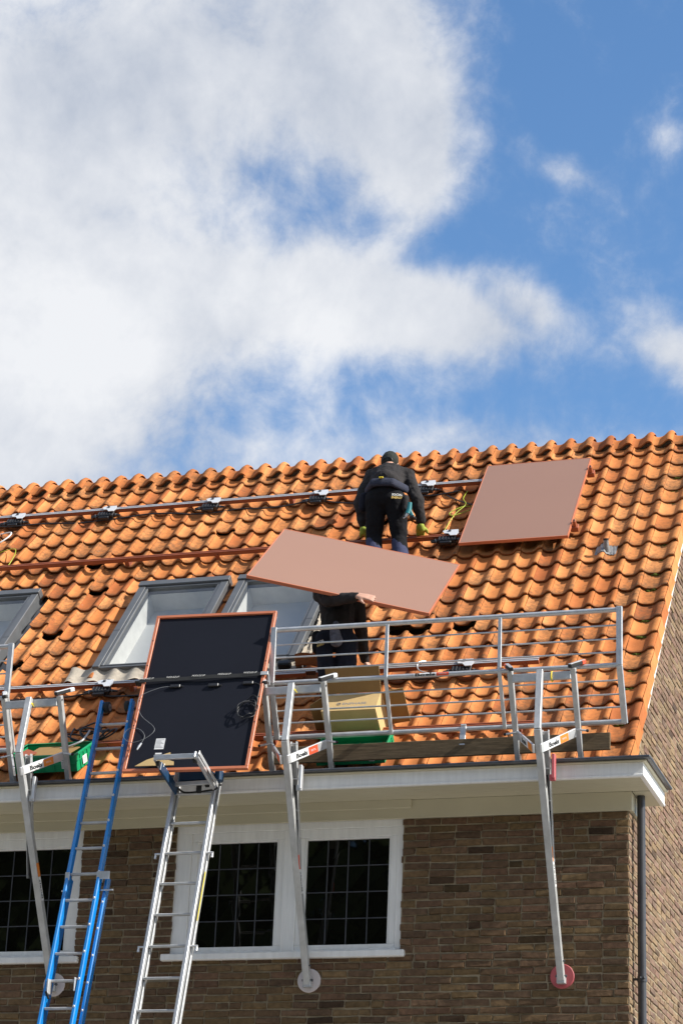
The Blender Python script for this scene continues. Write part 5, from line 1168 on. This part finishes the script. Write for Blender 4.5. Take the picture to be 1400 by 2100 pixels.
h2R = hand_prims(K['wR'] + V(0.008, 0.0, -0.015), (0.55, 0.35, -0.55), (0.1, 0.45, -0.8), -1, 0.4)
p2 = body_prims(K) + h2L + h2R + [(K['hd'] + V(-0.075, 0, -0.01), 0.014, K['hd'] + V(-0.078, 0.005, -0.035), 0.01, None, 1), (K['hd'] + V(0.075, 0, -0.01), 0.014, K['hd'] + V(0.078, 0.005, -0.035), 0.01, None, 1), (K['hd'] + V(0, 0.085, -0.02), 0.012, K['hd'] + V(0, 0.10, -0.035), 0.012, None, 1)]
remeshed('body', p2, 'skin', w2, 0.008, 3)
j2 = [(K['pv'] + V(-0.02, 0, 0.10), 0.112, K['ws'] + V(0, 0, 0.06), 0.112, ex, 1.32), (K['ws'], 0.112, K['ch'], 0.130, ex, 1.28), (K['ch'], 0.13, K['nk'] - V(0, 0.02, 0.02), 0.075, ex, 1.3)]
for k in 'LR': j2 += [(K['ch'] + (K['s' + k] - K['ch']) * 0.45, 0.105, K['s' + k], 0.076, None, 1), (K['s' + k], 0.074, K['e' + k], 0.062, None, 1), (K['e' + k], 0.060, K['w' + k] + (K['e' + k] - K['w' + k]).normalized() * 0.015, 0.045, None, 1)]
remeshed('jacket', j2, 'black_cloth', w2, 0.010, 3, 0.03)
t2 = [(K['aL'] + V(0, 0, 0.02), 0.068, K['kL'], 0.076, None, 1), (K['kL'], 0.078, K['hL'], 0.105, None, 1), (K['aR'] + V(0, 0, 0.02), 0.068, K['kR'], 0.076, None, 1), (K['kR'], 0.078, K['hR'], 0.105, None, 1), (K['hL'], 0.112, K['hR'], 0.105, None, 1), (K['pv'], 0.118, K['ws'], 0.104, ex, 1.3)]
t2o = remeshed('trousers', t2, 'navy_cloth', w2, 0.012, 4, 0.018)
lx = V(0.90, -0.10, 0.25).normalized(); ly = V(-0.22, -0.05, 0.96).normalized(); po = V(-2.765, 0.296, 8.195)
b = MB(); b.text('SOCIAL', po + ly * 0.015, lx, ly, 0.021, 'white_print', width=0.072, bold=0.03); b.text('ENERGY', po - ly * 0.013, lx, ly, 0.021, 'gold_print', width=0.072, bold=0.03); b.build('pocket_lettering', t2o)
remeshed('pouch', [(V(-2.640, 0.285, 8.31), 0.045, V(-2.615, 0.285, 8.20), 0.055, (0, 1, 0), 0.6), (V(-2.630, 0.28, 8.36), 0.03, V(-2.625, 0.275, 8.30), 0.035, (0, 1, 0), 0.6)], 'grey_cloth', w2, 0.008, 3, 0.02)
b = MB(); b.box((-0.012, -0.004, -0.02), (0.012, 0.004, 0.02), 'orange', None, V(-2.64, 0.310, 8.085), 0.003); b.build('orange_tab', t2o)
remeshed('pouch', [(V(-2.835, 0.40, 8.30), 0.050, V(-2.825, 0.39, 8.17), 0.045, None, 1)], 'black_twill', w2, 0.010, 3)
remeshed('hair', [(K['hd'] + V(0, -0.005, 0.03), 0.090, K['hd'] + V(0, 0.01, 0.045), 0.085, ex, 0.93)], 'boot', w2, 0.010, 3)
for k in 'LR':
    f = K['a' + k]; remeshed('boot', [(f + V(0, -0.05, -0.035), 0.042, f + V(0, 0.15, 0.10), 0.042, ex, 1.05), (f, 0.055, f + V(0, 0, -0.02), 0.05, None, 1)], 'boot', w2, 0.012, 3)
